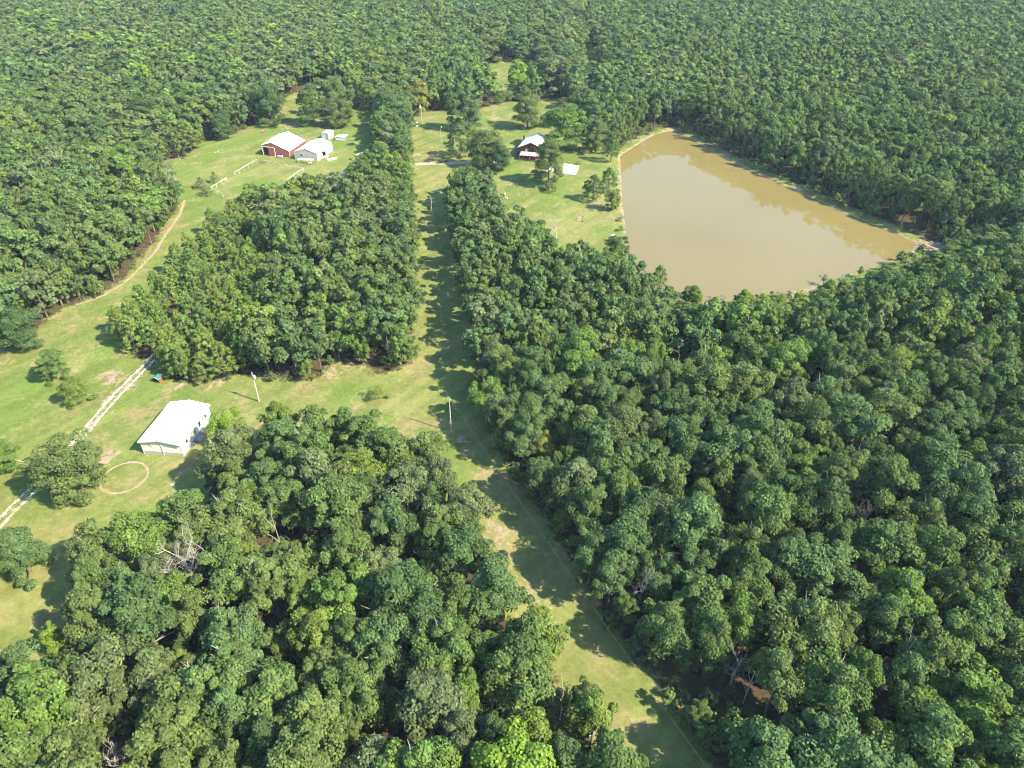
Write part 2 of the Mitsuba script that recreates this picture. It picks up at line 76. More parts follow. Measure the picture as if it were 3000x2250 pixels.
VC = {'type': 'mesh_attribute', 'name': 'vertex_color'}
mat('leaf', {'type': 'principledthin', 'base_color': VC, 'roughness': 0.42, 'diff_trans': 0.55, 'spec_trans': 0.0, 'eta': 1.45}, two=False)
mat('bark', {'type': 'diffuse', 'reflectance': VC})

def ground_color(p, n, uv):
    x, y = p.x, p.y
    big = fbm(x * 0.035, y * 0.035, 3.0, octaves=3)
    med = fbm(x * 0.21, y * 0.21, 7.0, octaves=3)
    fine = fbm(x * 1.3, y * 1.3, 1.0, octaves=3)
    u = (x * 0.80 + y * -0.60)
    stripe = noise(u * 0.55, (x * 0.6 + y * 0.8) * 0.02, 5.0)
    g = mix((0.138, 0.192, 0.050), (0.222, 0.238, 0.086), smoothstep(0.25, 0.75, big * 0.55 + med * 0.45))
    g = mix(g, (0.128, 0.205, 0.045), smoothstep(0.52, 0.72, fbm(x * 0.05 + 40, y * 0.05, 9.0)) * 0.75)
    g = mix(g, (0.270, 0.228, 0.125), smoothstep(0.54, 0.74, med * 0.6 + fine * 0.4) * 0.65)
    speck = noise(x * 4.3, y * 4.3, 8.0)
    g = g * (0.70 + 0.36 * fine + 0.24 * speck) * (0.98 + 0.27 * stripe)
    floor = mix((0.070, 0.055, 0.034), (0.130, 0.098, 0.062), fine) * (0.7 + 0.6 * med)
    floor = mix(floor, (0.06, 0.10, 0.03), smoothstep(0.52, 0.7, med) * 0.6)
    c = mix(floor, g, smoothstep(0.35, 0.65, uv.x + (fine - 0.5) * 0.5 + (med - 0.5) * 0.35))
    dirt = mix((0.24, 0.18, 0.11), (0.46, 0.39, 0.29), fine)
    b = smoothstep(0.42, 0.72, uv.y * 1.05 + (fine - 0.5) * 0.7 + (med - 0.5) * 0.5)
    return mix(c, dirt, b * 0.9)

def gravel_color(p, n, uv):
    f = fbm(p.x * 3.1, p.y * 3.1, 2.0, octaves=3)
    return mix((0.30, 0.27, 0.19), (0.58, 0.55, 0.49), smoothstep(0.25, 0.65, f)) 

def dirt_color(p, n, uv):
    f = fbm(p.x * 1.7, p.y * 1.7, 2.0, octaves=3)
    return mix((0.30, 0.245, 0.155), (0.46, 0.39, 0.27), f)

def water_color(p, n, uv):
    f = fbm(p.x * 0.03, p.y * 0.03, 2.0, octaves=2)
    return mix((0.204, 0.175, 0.060), (0.226, 0.196, 0.076), f)

mat('ground_mat', {'type': 'diffuse', 'reflectance': proc(ground_color)})
mat('gravel_mat', {'type': 'diffuse', 'reflectance': proc(gravel_color)})
mat('dirt_mat', {'type': 'diffuse', 'reflectance': proc(dirt_color)})
mat('water_mat', {'type': 'bumpmap', 'arbitrary': proc(lambda p, n, uv: 0.004 * fbm(p.x * 0.8, p.y * 0.8, 1.0, octaves=3), eps=0.05), 'scale': 1.0,
                  'bsdf': {'type': 'principled', 'base_color': proc(water_color), 'roughness': 0.03, 'specular': 0.55}})
PLAIN = {'white_metal': ((0.80, 0.80, 0.79), 0.45), 'white_paint': ((0.74, 0.74, 0.71), 0.6), 'cream_siding': ((0.70, 0.73, 0.66), 0.6), 'grey_block': ((0.36, 0.38, 0.40), 0.9),
         'red_metal': ((0.25, 0.095, 0.085), 0.7), 'grey_metal': ((0.44, 0.44, 0.41), 0.5), 'pale_metal': ((0.60, 0.64, 0.68), 0.5), 'log_brown': ((0.085, 0.036, 0.024), 0.7),
         'dark': ((0.02, 0.02, 0.022), 0.6), 'glass_dark': ((0.03, 0.04, 0.05), 0.1), 'trim_grey': ((0.45, 0.48, 0.50), 0.6), 'pole_wood': ((0.50, 0.46, 0.41), 0.8),
         'wire_metal': ((0.10, 0.12, 0.09), 0.7), 'concrete': ((0.66, 0.63, 0.58), 0.9), 'wood_brown': ((0.22, 0.125, 0.06), 0.8), 'stone': ((0.30, 0.25, 0.18), 0.9),
         'orange_red': ((0.50, 0.12, 0.06), 0.6), 'teal_roof': ((0.06, 0.20, 0.18), 0.5), 'mint_trim': ((0.42, 0.60, 0.52), 0.5), 'rubber': ((0.025, 0.025, 0.025), 0.8),
         'shed_roof': ((0.42, 0.45, 0.43), 0.6), 'green_paint': ((0.10, 0.24, 0.15), 0.5), 'blue_grey': ((0.30, 0.36, 0.42), 0.5), 'rust': ((0.30, 0.12, 0.07), 0.8), 'porch_roof': ((0.50, 0.50, 0.42), 0.6)}
for k_, (c_, r_) in PLAIN.items():
    mat(k_, {'type': 'principled', 'base_color': rgb(*c_), 'roughness': r_, 'specular': 0.4})

# ---------------------------------------------------------------- helpers
def tag(key, label=None, cat=None, group=None, kind=None):
    labels[key] = {a: b for a, b in (('label', label), ('category', cat), ('group', group), ('kind', kind)) if b}

def key_of(name):
    if name not in scene and name not in labels and name not in USED:
        USED.add(name); return name
    i = 1
    while f'{name}_{i:03d}' in USED: i += 1
    USED.add(f'{name}_{i:03d}'); return f'{name}_{i:03d}'
USED = set()

def thing(name, label, cat, group=None):
    k = key_of(name); tag(k, label, cat, group); return k

def part(holder, name, mesh, m, place=None, smooth=False, label=None):
    k = key_of(f'{holder}__{name}')
    if isinstance(mesh, list): mesh = trimesh.util.concatenate(mesh)
    scene[k] = mikit.ply(mesh, m, smooth=smooth, **({'to_world': place} if place is not None else {}))
    if label: labels[k] = {'label': label}
    return k

def at(x, y, z=0.0, deg=0.0):
    return T().translate([x, y, z]).rotate([0, 0, 1], deg)

def box(x0, x1, y0, y1, z0, z1):
    b = trimesh.creation.box((x1 - x0, y1 - y0, z1 - z0)); b.apply_translation(((x0 + x1) / 2, (y0 + y1) / 2, (z0 + z1) / 2)); return b

def cyl(p0, p1, r, n=10):
    return trimesh.creation.cylinder(radius=r, segment=[p0, p1], sections=n)

def tube(pts, radii, sides=5):
    p = np.asarray(pts, float); t = np.gradient(p, axis=0); t /= np.linalg.norm(t, axis=1, keepdims=True) + 1e-9
    a = np.cross(t, [0.31, 0.2, 0.93]); bad = np.linalg.norm(a, axis=1) < 0.05; a[bad] = np.cross(t[bad], [1, 0, 0])
    a /= np.linalg.norm(a, axis=1, keepdims=True); b = np.cross(t, a); g = np.arange(sides) * 2 * np.pi / sides
    v = p[:, None] + np.asarray(radii, float)[:, None, None] * (np.cos(g)[None, :, None] * a[:, None] + np.sin(g)[None, :, None] * b[:, None])
    n = len(p); i, j = np.meshgrid(np.arange(n - 1), np.arange(sides), indexing='ij'); k = (j + 1) % sides
    q = np.stack([i * sides + j, i * sides + k, (i + 1) * sides + k, (i + 1) * sides + j], -1).reshape(-1, 4)
    f = np.vstack([q[:, [0, 1, 2]], q[:, [0, 2, 3]]])
    return v.reshape(-1, 3), f

def prism_xz(pts, y0, y1, holes=()):
    """polygon in the x-z plane extruded along y from y0 to y1"""
    m = trimesh.creation.extrude_polygon(Polygon(pts, holes), y1 - y0, engine='earcut')
    v = m.vertices.copy(); m.vertices = np.c_[v[:, 0], y1 - v[:, 2], v[:, 1]]; return m

def prism_yz(pts, x0, x1, holes=()):
    m = trimesh.creation.extrude_polygon(Polygon(pts, holes), x1 - x0, engine='earcut')
    v = m.vertices.copy(); m.vertices = np.c_[x0 + v[:, 2], v[:, 0], v[:, 1]]; return m

def sheet(poly, z, step=1.0):
    """a flat sheet over a shapely polygon"""
    geoms = getattr(poly, 'geoms', [poly]); vs, fs, n = [], [], 0
    for g in geoms:
        if g.is_empty or g.area < 0.01: continue
        v, f = trimesh.creation.triangulate_polygon(g, engine='earcut')
        a = np.c_[v, np.full(len(v), z)]; f = np.asarray(f)
        c = np.cross(a[f[:, 1]] - a[f[:, 0]], a[f[:, 2]] - a[f[:, 0]])[:, 2]; f[c < 0] = f[c < 0][:, ::-1]
        vs.append(a); fs.append(f + n); n += len(a)
    return trimesh.Trimesh(np.vstack(vs), np.vstack(fs), process=False)

def ragged(line, w, seed, amp=0.35, freq=0.9, step=0.5):
    """a strip along a polyline with uneven edges, as a polygon"""
    L = LineString(line); s = np.arange(0, L.length, step)
    p = np.array([L.interpolate(a).coords[0] for a in s]); t = np.gradient(p, axis=0); t /= np.linalg.norm(t, axis=1, keepdims=True)
    nrm = np.c_[-t[:, 1], t[:, 0]]
    wob = lambda k: w * (1 + amp * 2 * (meshkit.fbm(np.c_[s * freq, s * 0 + k, s * 0], 3, seed) - 0.5))
    a, b = p + nrm * wob(0.5)[:, None], p - nrm * wob(9.5)[:, None]
    return Polygon(np.vstack([a, b[::-1]])).buffer(0)

def chaikin(pts, n=3):
    p = np.asarray(pts, float)
    for _ in range(n):
        q = np.empty((2 * len(p) - 2, 2)); q[0::2] = 0.75 * p[:-1] + 0.25 * p[1:]; q[1::2] = 0.25 * p[:-1] + 0.75 * p[1:]
        p = np.vstack([p[:1], q, p[-1:]])
    return p

def project(x, y, z):
    """place in the photograph, as fractions across and down; only used to word the labels and pick the largest trees"""
    Z = y * math.cos(PITCH) + (CAM_H - z) * math.sin(PITCH); d = (CAM_H - z) * math.cos(PITCH) - y * math.sin(PITCH); h = math.tan(math.radians(FOV / 2))
    return 0.5 + x / Z / h / 2, 0.5 + d / Z / h / 1.5, Z

clearing = Polygon(LAYOUT['CLEARING']).buffer(0)
far_1, far_2 = Polygon(LAYOUT['FAR_CLEARING']), Polygon(LAYOUT['FAR_CLEARING_2'])
open_all = shapely.union_all([clearing, far_1, far_2])
pond = Polygon(chaikin(LAYOUT['POND'] + LAYOUT['POND'][:1], 2)).buffer(0)
pond_open = Polygon(LAYOUT['POND_OPEN']).buffer(0)
track = chaikin(LAYOUT['TRACK'], 3); track_line = LineString(track)
pines_zone = shapely.union_all([Polygon(LAYOUT['PINES']).buffer(0), Polygon(LAYOUT['PINES_2']).buffer(0)])

# ---------------------------------------------------------------- ground, pond, tracks
def build_ground():
    xs = np.r_[-4500, -2500, -1400, -900, -650, -480, -380, np.arange(-300, 301, 2.0), 380, 480, 650, 900, 1400, 2500, 4500]
    ys = np.r_[-1500, -600, -200, -60, 0, np.arange(20, 600, 2.0), 640, 700, 800, 1000, 1500, 2500, 4500]
    X, Y = np.meshgrid(xs, ys); p = np.c_[X.ravel(), Y.ravel()]; pts = shapely.points(p)
    near = (abs(p[:, 0]) < 310) & (p[:, 1] > 10) & (p[:, 1] < 620)
    sd = np.full(len(p), -50.0); q = pts[near]
    inside = shapely.contains(open_all, q); d = shapely.distance(open_all.boundary, q); sd[near] = np.where(inside, d, -d)
    u = np.clip(0.5 + (sd + 2.5) / 7.0, 0, 1)
    pdist = np.full(len(p), 99.0)
    pdist[near] = shapely.distance(pond, q); u = np.maximum(u, np.clip(1.25 - pdist / 7.0, 0, 1))
    b = np.zeros(len(p))
    for x, y, r, a in LAYOUT['BARE']:
        b = np.maximum(b, a * np.exp(-((p[:, 0] - x) ** 2 + (p[:, 1] - y) ** 2) / (r * r)))
    pd = np.full(len(p), 99.0); pi = shapely.contains(pond, q); dd = shapely.distance(pond.boundary, q); pd[near] = np.where(pi, -dd, dd)
    b = np.maximum(b, 0.62 * np.clip(1 - np.abs(pd) / 2.2, 0, 1))
    b = np.maximum(b, np.where(pd < 0, 0.9, 0))
    dt = np.full(len(p), 99.0); dt[near] = shapely.distance(track_line, q)
    b = np.maximum(b, 0.62 * np.exp(-(dt / 1.9) ** 2))
    z = -0.9 * np.clip((1.6 - pd) / 4.0, 0, 1) ** 1.0
    nx = len(xs); i, j = np.meshgrid(np.arange(len(ys) - 1), np.arange(nx - 1), indexing='ij'); k = (i * nx + j).ravel()
    f = np.vstack([np.c_[k, k + 1, k + nx + 1], np.c_[k, k + nx + 1, k + nx]])
    scene['ground'] = mikit.ply((np.c_[p, z], f), 'ground_mat', smooth=True, uv=np.c_[u, b])
    tag('ground', 'mown grass and leaf-littered forest floor', kind='structure')
build_ground()

scene['pond_water'] = mikit.ply(sheet(pond.buffer(0.9), -0.42), 'water_mat'); tag('pond_water', 'muddy tan pond water mirroring the far trees', kind='structure')
def offset_line(p, o):
    t = np.gradient(p, axis=0); t /= np.linalg.norm(t, axis=1, keepdims=True); return p + np.c_[-t[:, 1], t[:, 0]] * o
cut = int(len(track) * 0.80)
ruts = shapely.union_all([ragged(offset_line(track, o), 0.34, 11 + int(o > 0), amp=1.3, freq=1.6, step=0.3) for o in (-0.85, 0.85)])
scene['gravel_track'] = mikit.ply(sheet(ruts, 0.016), 'gravel_mat'); tag('gravel_track', 'white two-rut gravel track across the lawn', kind='structure')
drive = ragged(track[int(len(track) * 0.70):], 1.5, 5, amp=0.5)
scene['driveway'] = mikit.ply(sheet(drive, 0.010), 'gravel_mat'); tag('driveway', 'pale gravel driveway crossing the grass lane', kind='structure')
scene['dirt_path'] = mikit.ply(sheet(ragged(chaikin(LAYOUT['DIRT_PATH']), 0.45, 8, amp=1.2), 0.008), 'dirt_mat'); tag('dirt_path', 'narrow brown dirt path along the left woods', kind='structure')
g_ = np.linspace(0, 2 * np.pi, 90, endpoint=False)
rr = lambda s, r: np.c_[np.cos(g_), np.sin(g_)] * (r + 0.6 * (meshkit.fbm(np.c_[np.cos(g_) * 2.5, np.sin(g_) * 2.5, g_ * 0 + s], 3) - 0.5))[:, None] + LAYOUT['RING']
ring = Polygon(rr(1.0, 4.98), [rr(5.0, 4.42)]).buffer(0)
scene['bare_ring'] = mikit.ply(sheet(ring, 0.012), 'dirt_mat'); tag('bare_ring', 'ring of bare earth worn into the lawn', kind='structure')
slab = Polygon(LAYOUT['SLAB'])
sl = trimesh.creation.extrude_polygon(slab, 0.14, engine='earcut')
scene['concrete_pad'] = mikit.ply(sl, 'concrete'); tag('concrete_pad', 'white concrete parking pad right of the log house', kind='structure')

# ---------------------------------------------------------------- trees
COLORS = {'mid': (0.142, 0.226, 0.070), 'blue': (0.130, 0.216, 0.080), 'olive': (0.158, 0.226, 0.072), 'dark': (0.106, 0.180, 0.066), 'bright': (0.165, 0.272, 0.066), 'yellow': (0.190, 0.270, 0.064),
          'lime': (0.220, 0.350, 0.056), 'gold': (0.250, 0.285, 0.066), 'grey': (0.164, 0.224, 0.096), 'brown': (0.152, 0.206, 0.080), 'rose': (0.25, 0.20, 0.16)}
BARK = (0.20, 0.165, 0.125); PALE = (0.46, 0.43, 0.39)

def leaves(rng, centers, normals, size, aspect, base, clump_tone, hue=0.16, vary=0.34):
    """leaf sprays: one bent four-cornered blade each"""
    n = len(centers); nr = normals / (np.linalg.norm(normals, axis=1, keepdims=True) + 1e-9)
    a = np.cross(nr, rng.normal(size=(n, 3))); a /= np.linalg.norm(a, axis=1, keepdims=True) + 1e-9; b = np.cross(nr, a)
    s = size * rng.uniform(0.65, 1.35, n)[:, None]; sa, sb = s * aspect ** 0.5, s / aspect ** 0.5
    dip = nr * s * rng.uniform(0.05, 0.3, n)[:, None]
    v = np.stack([centers - a * sa * 0.5, centers - b * sb * 0.5 - dip * 0.4, centers + a * sa * 0.5 - dip, centers + b * sb * 0.5 - dip * 0.4], 1)
    k = np.arange(n)[:, None] * 4
    f = np.concatenate([k + [0, 1, 2], k + [0, 2, 3]], 0)
    tone = clump_tone * rng.uniform(1 - vary, 1 + vary, n); h = rng.uniform(-hue, hue, n)
    c = np.asarray(base)[None] * tone[:, None] * np.c_[1 + h, 1 + 0 * h, 1 - 0.6 * h]
    return v.reshape(-1, 3), f, np.repeat(np.clip(c, 0, 0.9), 4, 0)

LOD = {'lawnoak': ((64, 300, 0.245), (50, 90, 0.46), (26, 36, 0.8)), 'oak': ((46, 240, 0.28), (32, 80, 0.50), (26, 30, 0.84)), 'pine': ((84, 76, 0.30), (48, 34, 0.52), (28, 16, 0.9)),
       'cedar': ((64, 70, 0.28), (36, 30, 0.5), (22, 14, 0.85)), 'shrub': ((14, 100, 0.36), (12, 30, 0.5), (8, 14, 0.8))}
RN, HN = 4.5, 11.0

def fit_crown(rng, C, r, squat):
    C[:, :2] *= RN / np.percentile(np.hypot(C[:, 0], C[:, 1]) + r * 0.9, 92)
    top = (C[:, 2] + r * squat).max(); C[:, 2] *= (HN - 0.3) / top
    return rng, C, r, squat

def crown_shape(kind, variant, lod):
    """clump centres, radii and whether they are squat; at RN and HN"""
    rng = np.random.default_rng(1000 + variant * 17 + {'oak': 0, 'lawnoak': 150, 'pine': 300, 'cedar': 600, 'shrub': 900}[kind]); n = LOD[kind][lod][0]
    if kind in ('oak', 'lawnoak', 'shrub'):
        z0, z1 = (0.08 + 0.1 * rng.random(), 1.0) if kind == 'oak' else (-0.05, 1.0)
        lobes = rng.uniform(0, 2 * np.pi, 3); amp = rng.uniform(0.05, 0.20, 3); C, r = [], []
        while len(C) < n:
            d = rng.normal(size=3); d /= np.linalg.norm(d); small = rng.random(); fr = rng.uniform(0.45, 0.88) + 0.07 * small if rng.random() < 0.85 else rng.uniform(0.1, 0.5)
            if d[2] < -0.92: continue
            if d[2] < 0: d[:2] *= min(1.6, 1 / max(0.45, math.hypot(d[0], d[1]))) * 0.94
            ph = math.atan2(d[1], d[0]); k = 0.86 + sum(a * math.cos((i + 2) * ph + l) for i, (a, l) in enumerate(zip(amp, lobes)))
            rad = RN * (0.33 - 0.19 * small) * (1.15 if kind == 'shrub' else 1)
            c = np.array([d[0] * RN * k * fr, d[1] * RN * k * fr, HN * (z0 + (z1 - z0) * (0.5 + 0.46 * d[2] * fr * 1.1))])
            if any(np.linalg.norm(c - q) < 0.50 * rad for q in C): continue
            C.append(c); r.append(rad)
        C, r = np.array(C), np.array(r)
        if 'oak' in kind and variant % 3 == 2: C[:, :2] *= np.clip(1.35 - 0.75 * C[:, 2:] / HN, 0.3, 1.2)      # a narrower top
        return fit_crown(rng, C, r, 0.80)
    C, r = [], []
    for i in range(n):
        t = (i + rng.random()) / n
        if kind == 'pine':
            z = HN * (0.24 + 0.74 * t); prof = RN * 0.92 * min(1, (1 - t) ** 0.62 * 1.12 + 0.06) * (0.72 + 0.28 * min(1, t * 4)); rad = rng.uniform(0.62, 1.02) * (1 - 0.25 * t)
            fr = rng.uniform(0.25, 1.0) ** 0.6
        else:
            z = HN * (0.04 + 0.94 * t); prof = RN * 0.95 * ((1 - t) * 0.95 + 0.05) ** 0.8; rad = rng.uniform(0.5, 0.95) * (1 - 0.4 * t); fr = rng.uniform(0.4, 0.95)
        ph = i * 2.399 + rng.uniform(-0.6, 0.6)
        C.append([prof * fr * math.cos(ph), prof * fr * math.sin(ph), z - 0.25 * fr * prof * (kind == 'pine') * 0.5]); r.append(rad * (1.0 if lod == 0 else 1.25 if lod == 1 else 1.6))
    return fit_crown(rng, np.array(C), np.array(r), 0.72)

MESHES = {}
def crown_mesh(kind, variant, lod, color):
    rng, C, r, squat = crown_shape(kind, variant, lod); n, m, size = LOD[kind][lod]
    out = []; base = np.array(COLORS[color])
    tone = rng.uniform(0.80, 1.20, len(C)); idx = np.repeat(np.arange(len(C)), m)
    d = rng.normal(size=(len(idx), 3)); d /= np.linalg.norm(d, axis=1, keepdims=True)
    d[:, 2] = np.where(d[:, 2] < -0.35, -d[:, 2], d[:, 2])
    fr = rng.uniform(0.55, 1.08, len(idx)) ** 0.6
    cen = C[idx] + d * (r[idx] * fr)[:, None] * [1, 1, squat]
    out_dir = C[idx] - [0, 0, HN * 0.45]; out_dir /= np.linalg.norm(out_dir, axis=1, keepdims=True) + 1e-6
    nrm = d * 0.75 + out_dir * 0.25 + [0, 0, 0.30] + rng.normal(size=d.shape) * (0.42, 0.38, 0.32)[lod]
    return leaves(rng, cen, nrm, size, 2.2 if kind == 'pine' else 1.5 if kind == 'cedar' else 1.25, base, tone[idx], vary=(0.34, 0.28, 0.2)[lod])

def join(parts):
    vs, fs, cs, n = [], [], [], 0
    for v, f, c in parts:
        vs.append(v); fs.append(f + n); cs.append(np.tile(c, (len(v), 1)) if np.ndim(c) == 1 else c); n += len(v)
    return np.vstack(vs), np.vstack(fs), np.vstack(cs)

def trunk_mesh(kind, variant, lod, bark=BARK):
    rng, C, r, _ = crown_shape(kind, variant, lod); rng = np.random.default_rng(50 + variant)
    sides = 6 if lod == 0 else 4; parts = []; top = {'oak': 0.62, 'lawnoak': 0.62, 'pine': 0.95, 'cedar': 0.9, 'shrub': 0.4}[kind] * HN
    lean = rng.normal(size=2) * 0.25 * (kind == 'oak')
    zs = np.linspace(-0.3, top, 6 if lod == 0 else 3); base = 0.27 if kind != 'shrub' else 0.10
    P = np.c_[lean[0] * (zs / top) ** 2, lean[1] * (zs / top) ** 2, zs]
    parts.append((*tube(P, base * (1 - 0.75 * np.clip(zs / top, 0, 1)), sides), np.array(bark)))
    if lod == 2: return join(parts)
    for i in rng.permutation(len(C))[: (9 if lod == 0 else 4)]:
        z = min(C[i][2] * rng.uniform(0.45, 0.8), top * 0.95); s = np.array([lean[0] * (z / top) ** 2, lean[1] * (z / top) ** 2, z]); e = C[i] * [1.0, 1.0, 1] + [0, 0, 0.3 * r[i]]
        mid = (s + e) / 2 + rng.normal(size=3) * 0.25 + [0, 0, -0.15]
        parts.append((*tube([s, mid, e], [0.10, 0.07, 0.03], 4), np.array(PALE if rng.random() < 0.6 else bark)))
    if 'oak' in kind and lod == 0 and variant % 2 == 1:       # bare twigs standing out of the crown
        for i in rng.permutation(len(C))[:5]:
            e0 = C[i]; o = e0 - [0, 0, HN * 0.4]; o = o / np.linalg.norm(o)
            for _ in range(2):
                dirn = o + rng.normal(size=3) * 0.35; e = e0 + dirn * (r[i] + rng.uniform(0.2, 0.9)); parts.append((*tube([e0, (e0 + e) / 2 + rng.normal(size=3) * 0.15, e], [0.06, 0.05, 0.02], 4), np.array(PALE)))
    return join(parts)

def dead_mesh(style, variant):
    rng = np.random.default_rng(700 + variant); parts = []; col = np.array((0.50, 0.475, 0.44))
    def grow(p, d, L, r, depth):
        n = 4; pts = [p]; q = p.copy(); dd = d.copy()
        for _ in range(n):
            dd = dd + rng.normal(size=3) * (0.06 if depth == 0 else 0.15) + [0, 0, 0.03]; dd /= np.linalg.norm(dd); q = q + dd * L / n; pts.append(q.copy())
        parts.append((*tube(pts, np.linspace(r, r * 0.5, n + 1), 5 if depth < 2 else 4), col * rng.uniform(0.85, 1.15)))
        if depth >= (4 if style == 'big' else 3): return
        for k in range({'big': (11, 5, 4, 3), 'fan': (8, 5, 3, 0), 'snag': (3, 2, 1, 0), 'lean': (3, 2, 1, 0)}[style][depth]):
            t = rng.uniform(0.35 if depth == 0 else 0.25, 1.0); i = min(int(t * n), n - 1); s = pts[i] + (pts[i + 1] - pts[i]) * (t * n - i)
            side = rng.normal(size=3); side -= dd * side.dot(dd); side /= np.linalg.norm(side) + 1e-9
            e = dd * rng.uniform(0.2, 0.6) + side * rng.uniform(0.7, 1.1) + [0, 0, 0.42]; e /= np.linalg.norm(e)
            grow(s, e, L * rng.uniform(0.38, 0.62), r * 0.42, depth + 1)
    lean = np.array([0.35, 0.1, 1.0]) if style == 'lean' else np.array([0.03, 0.02, 1.0])
    grow(np.array([0, 0, -0.3]), lean / np.linalg.norm(lean), HN * (0.72 if style in ('big', 'fan') else 0.9), 0.26 if style != 'lean' else 0.15, 0)
    return join(parts)

GROUPS = {}
def group(kind, variant, lod, color):
    k = f'{kind}_{variant}_{lod}_{color}_shape'
    if k not in GROUPS:
        GROUPS[k] = True
        v, f, c = crown_mesh(kind, variant, lod, color); tv, tf, tc = trunk_mesh(kind, variant, lod)
        scene[k] = {'type': 'shapegroup', 'crown': mikit.ply((v, f), 'leaf', color=c), 'trunk': mikit.ply((tv, tf), 'bark', smooth=True, color=tc)}
    return k
VARIANTS = {'oak': (7, 5, 4), 'lawnoak': (4, 4, 3), 'pine': (4, 3, 2), 'cedar': (3, 2, 2), 'shrub': (3, 2, 1)}
MAXV = {}

def place_tree(key, kind, color, x, y, R, H, variant, yaw, lod):
    k = group(kind, variant % VARIANTS[kind][lod], lod, color)
    scene[key] = {'type': 'instance', 'shapegroup': {'type': 'ref', 'id': k}, 'to_world': T().translate([x, y, 0]).rotate([0, 0, 1], yaw).scale([R / RN, R / RN, H / HN])}

def lod_of(y):
    Z = y * math.cos(PITCH) + 100 * math.sin(PITCH)
    return 0 if Z < 178 else 1 if Z < 370 else 2

NAMES = {'oak': ('broadleaf_tree', 'tree'), 'lawnoak': ('broadleaf_tree', 'tree'), 'pine': ('pine_tree', 'pine'), 'cedar': ('cedar_tree', 'cedar'), 'shrub': ('bush', 'bush')}
taken = []
rs = random.Random(4)
for x, y, R, H, kind, color, label in LAYOUT['SPECIAL']:
    nm, cat = NAMES[kind]; k = key_of(nm); taken.append((x, y, R))
    if y < 135: taken.append((x * (1 - 5.5 / y), y - 5.5, R * 0.9))
    place_tree(k, 'lawnoak' if kind == 'oak' else kind, color, x, y, R, H, rs.randrange(50), rs.uniform(0, 360), 0 if lod_of(y) < 2 else 1); tag(k, label, cat)
for i, (x, y, R, H, style, label) in enumerate(LAYOUT['DEAD']):
    k = key_of('dead_tree'); taken += [(x, y, min(R, 2.6)), (x * (1 - 5 / y), y - 5, 2.2)]
    v, f, c = dead_mesh(style, i); rad = np.abs(v[:, :2]).max()
    m = T().translate([x, y, 0]).rotate([0, 0, 1], rs.uniform(0, 360)).scale([min(1.6, R / rad * 1.15), min(1.6, R / rad * 1.15), 1.2 * H / max(v[:, 2].max(), 1)])
    scene[k + '__branches'] = mikit.ply((v, f), 'bark', smooth=True, color=c, to_world=m); tag(k, label, 'dead tree')

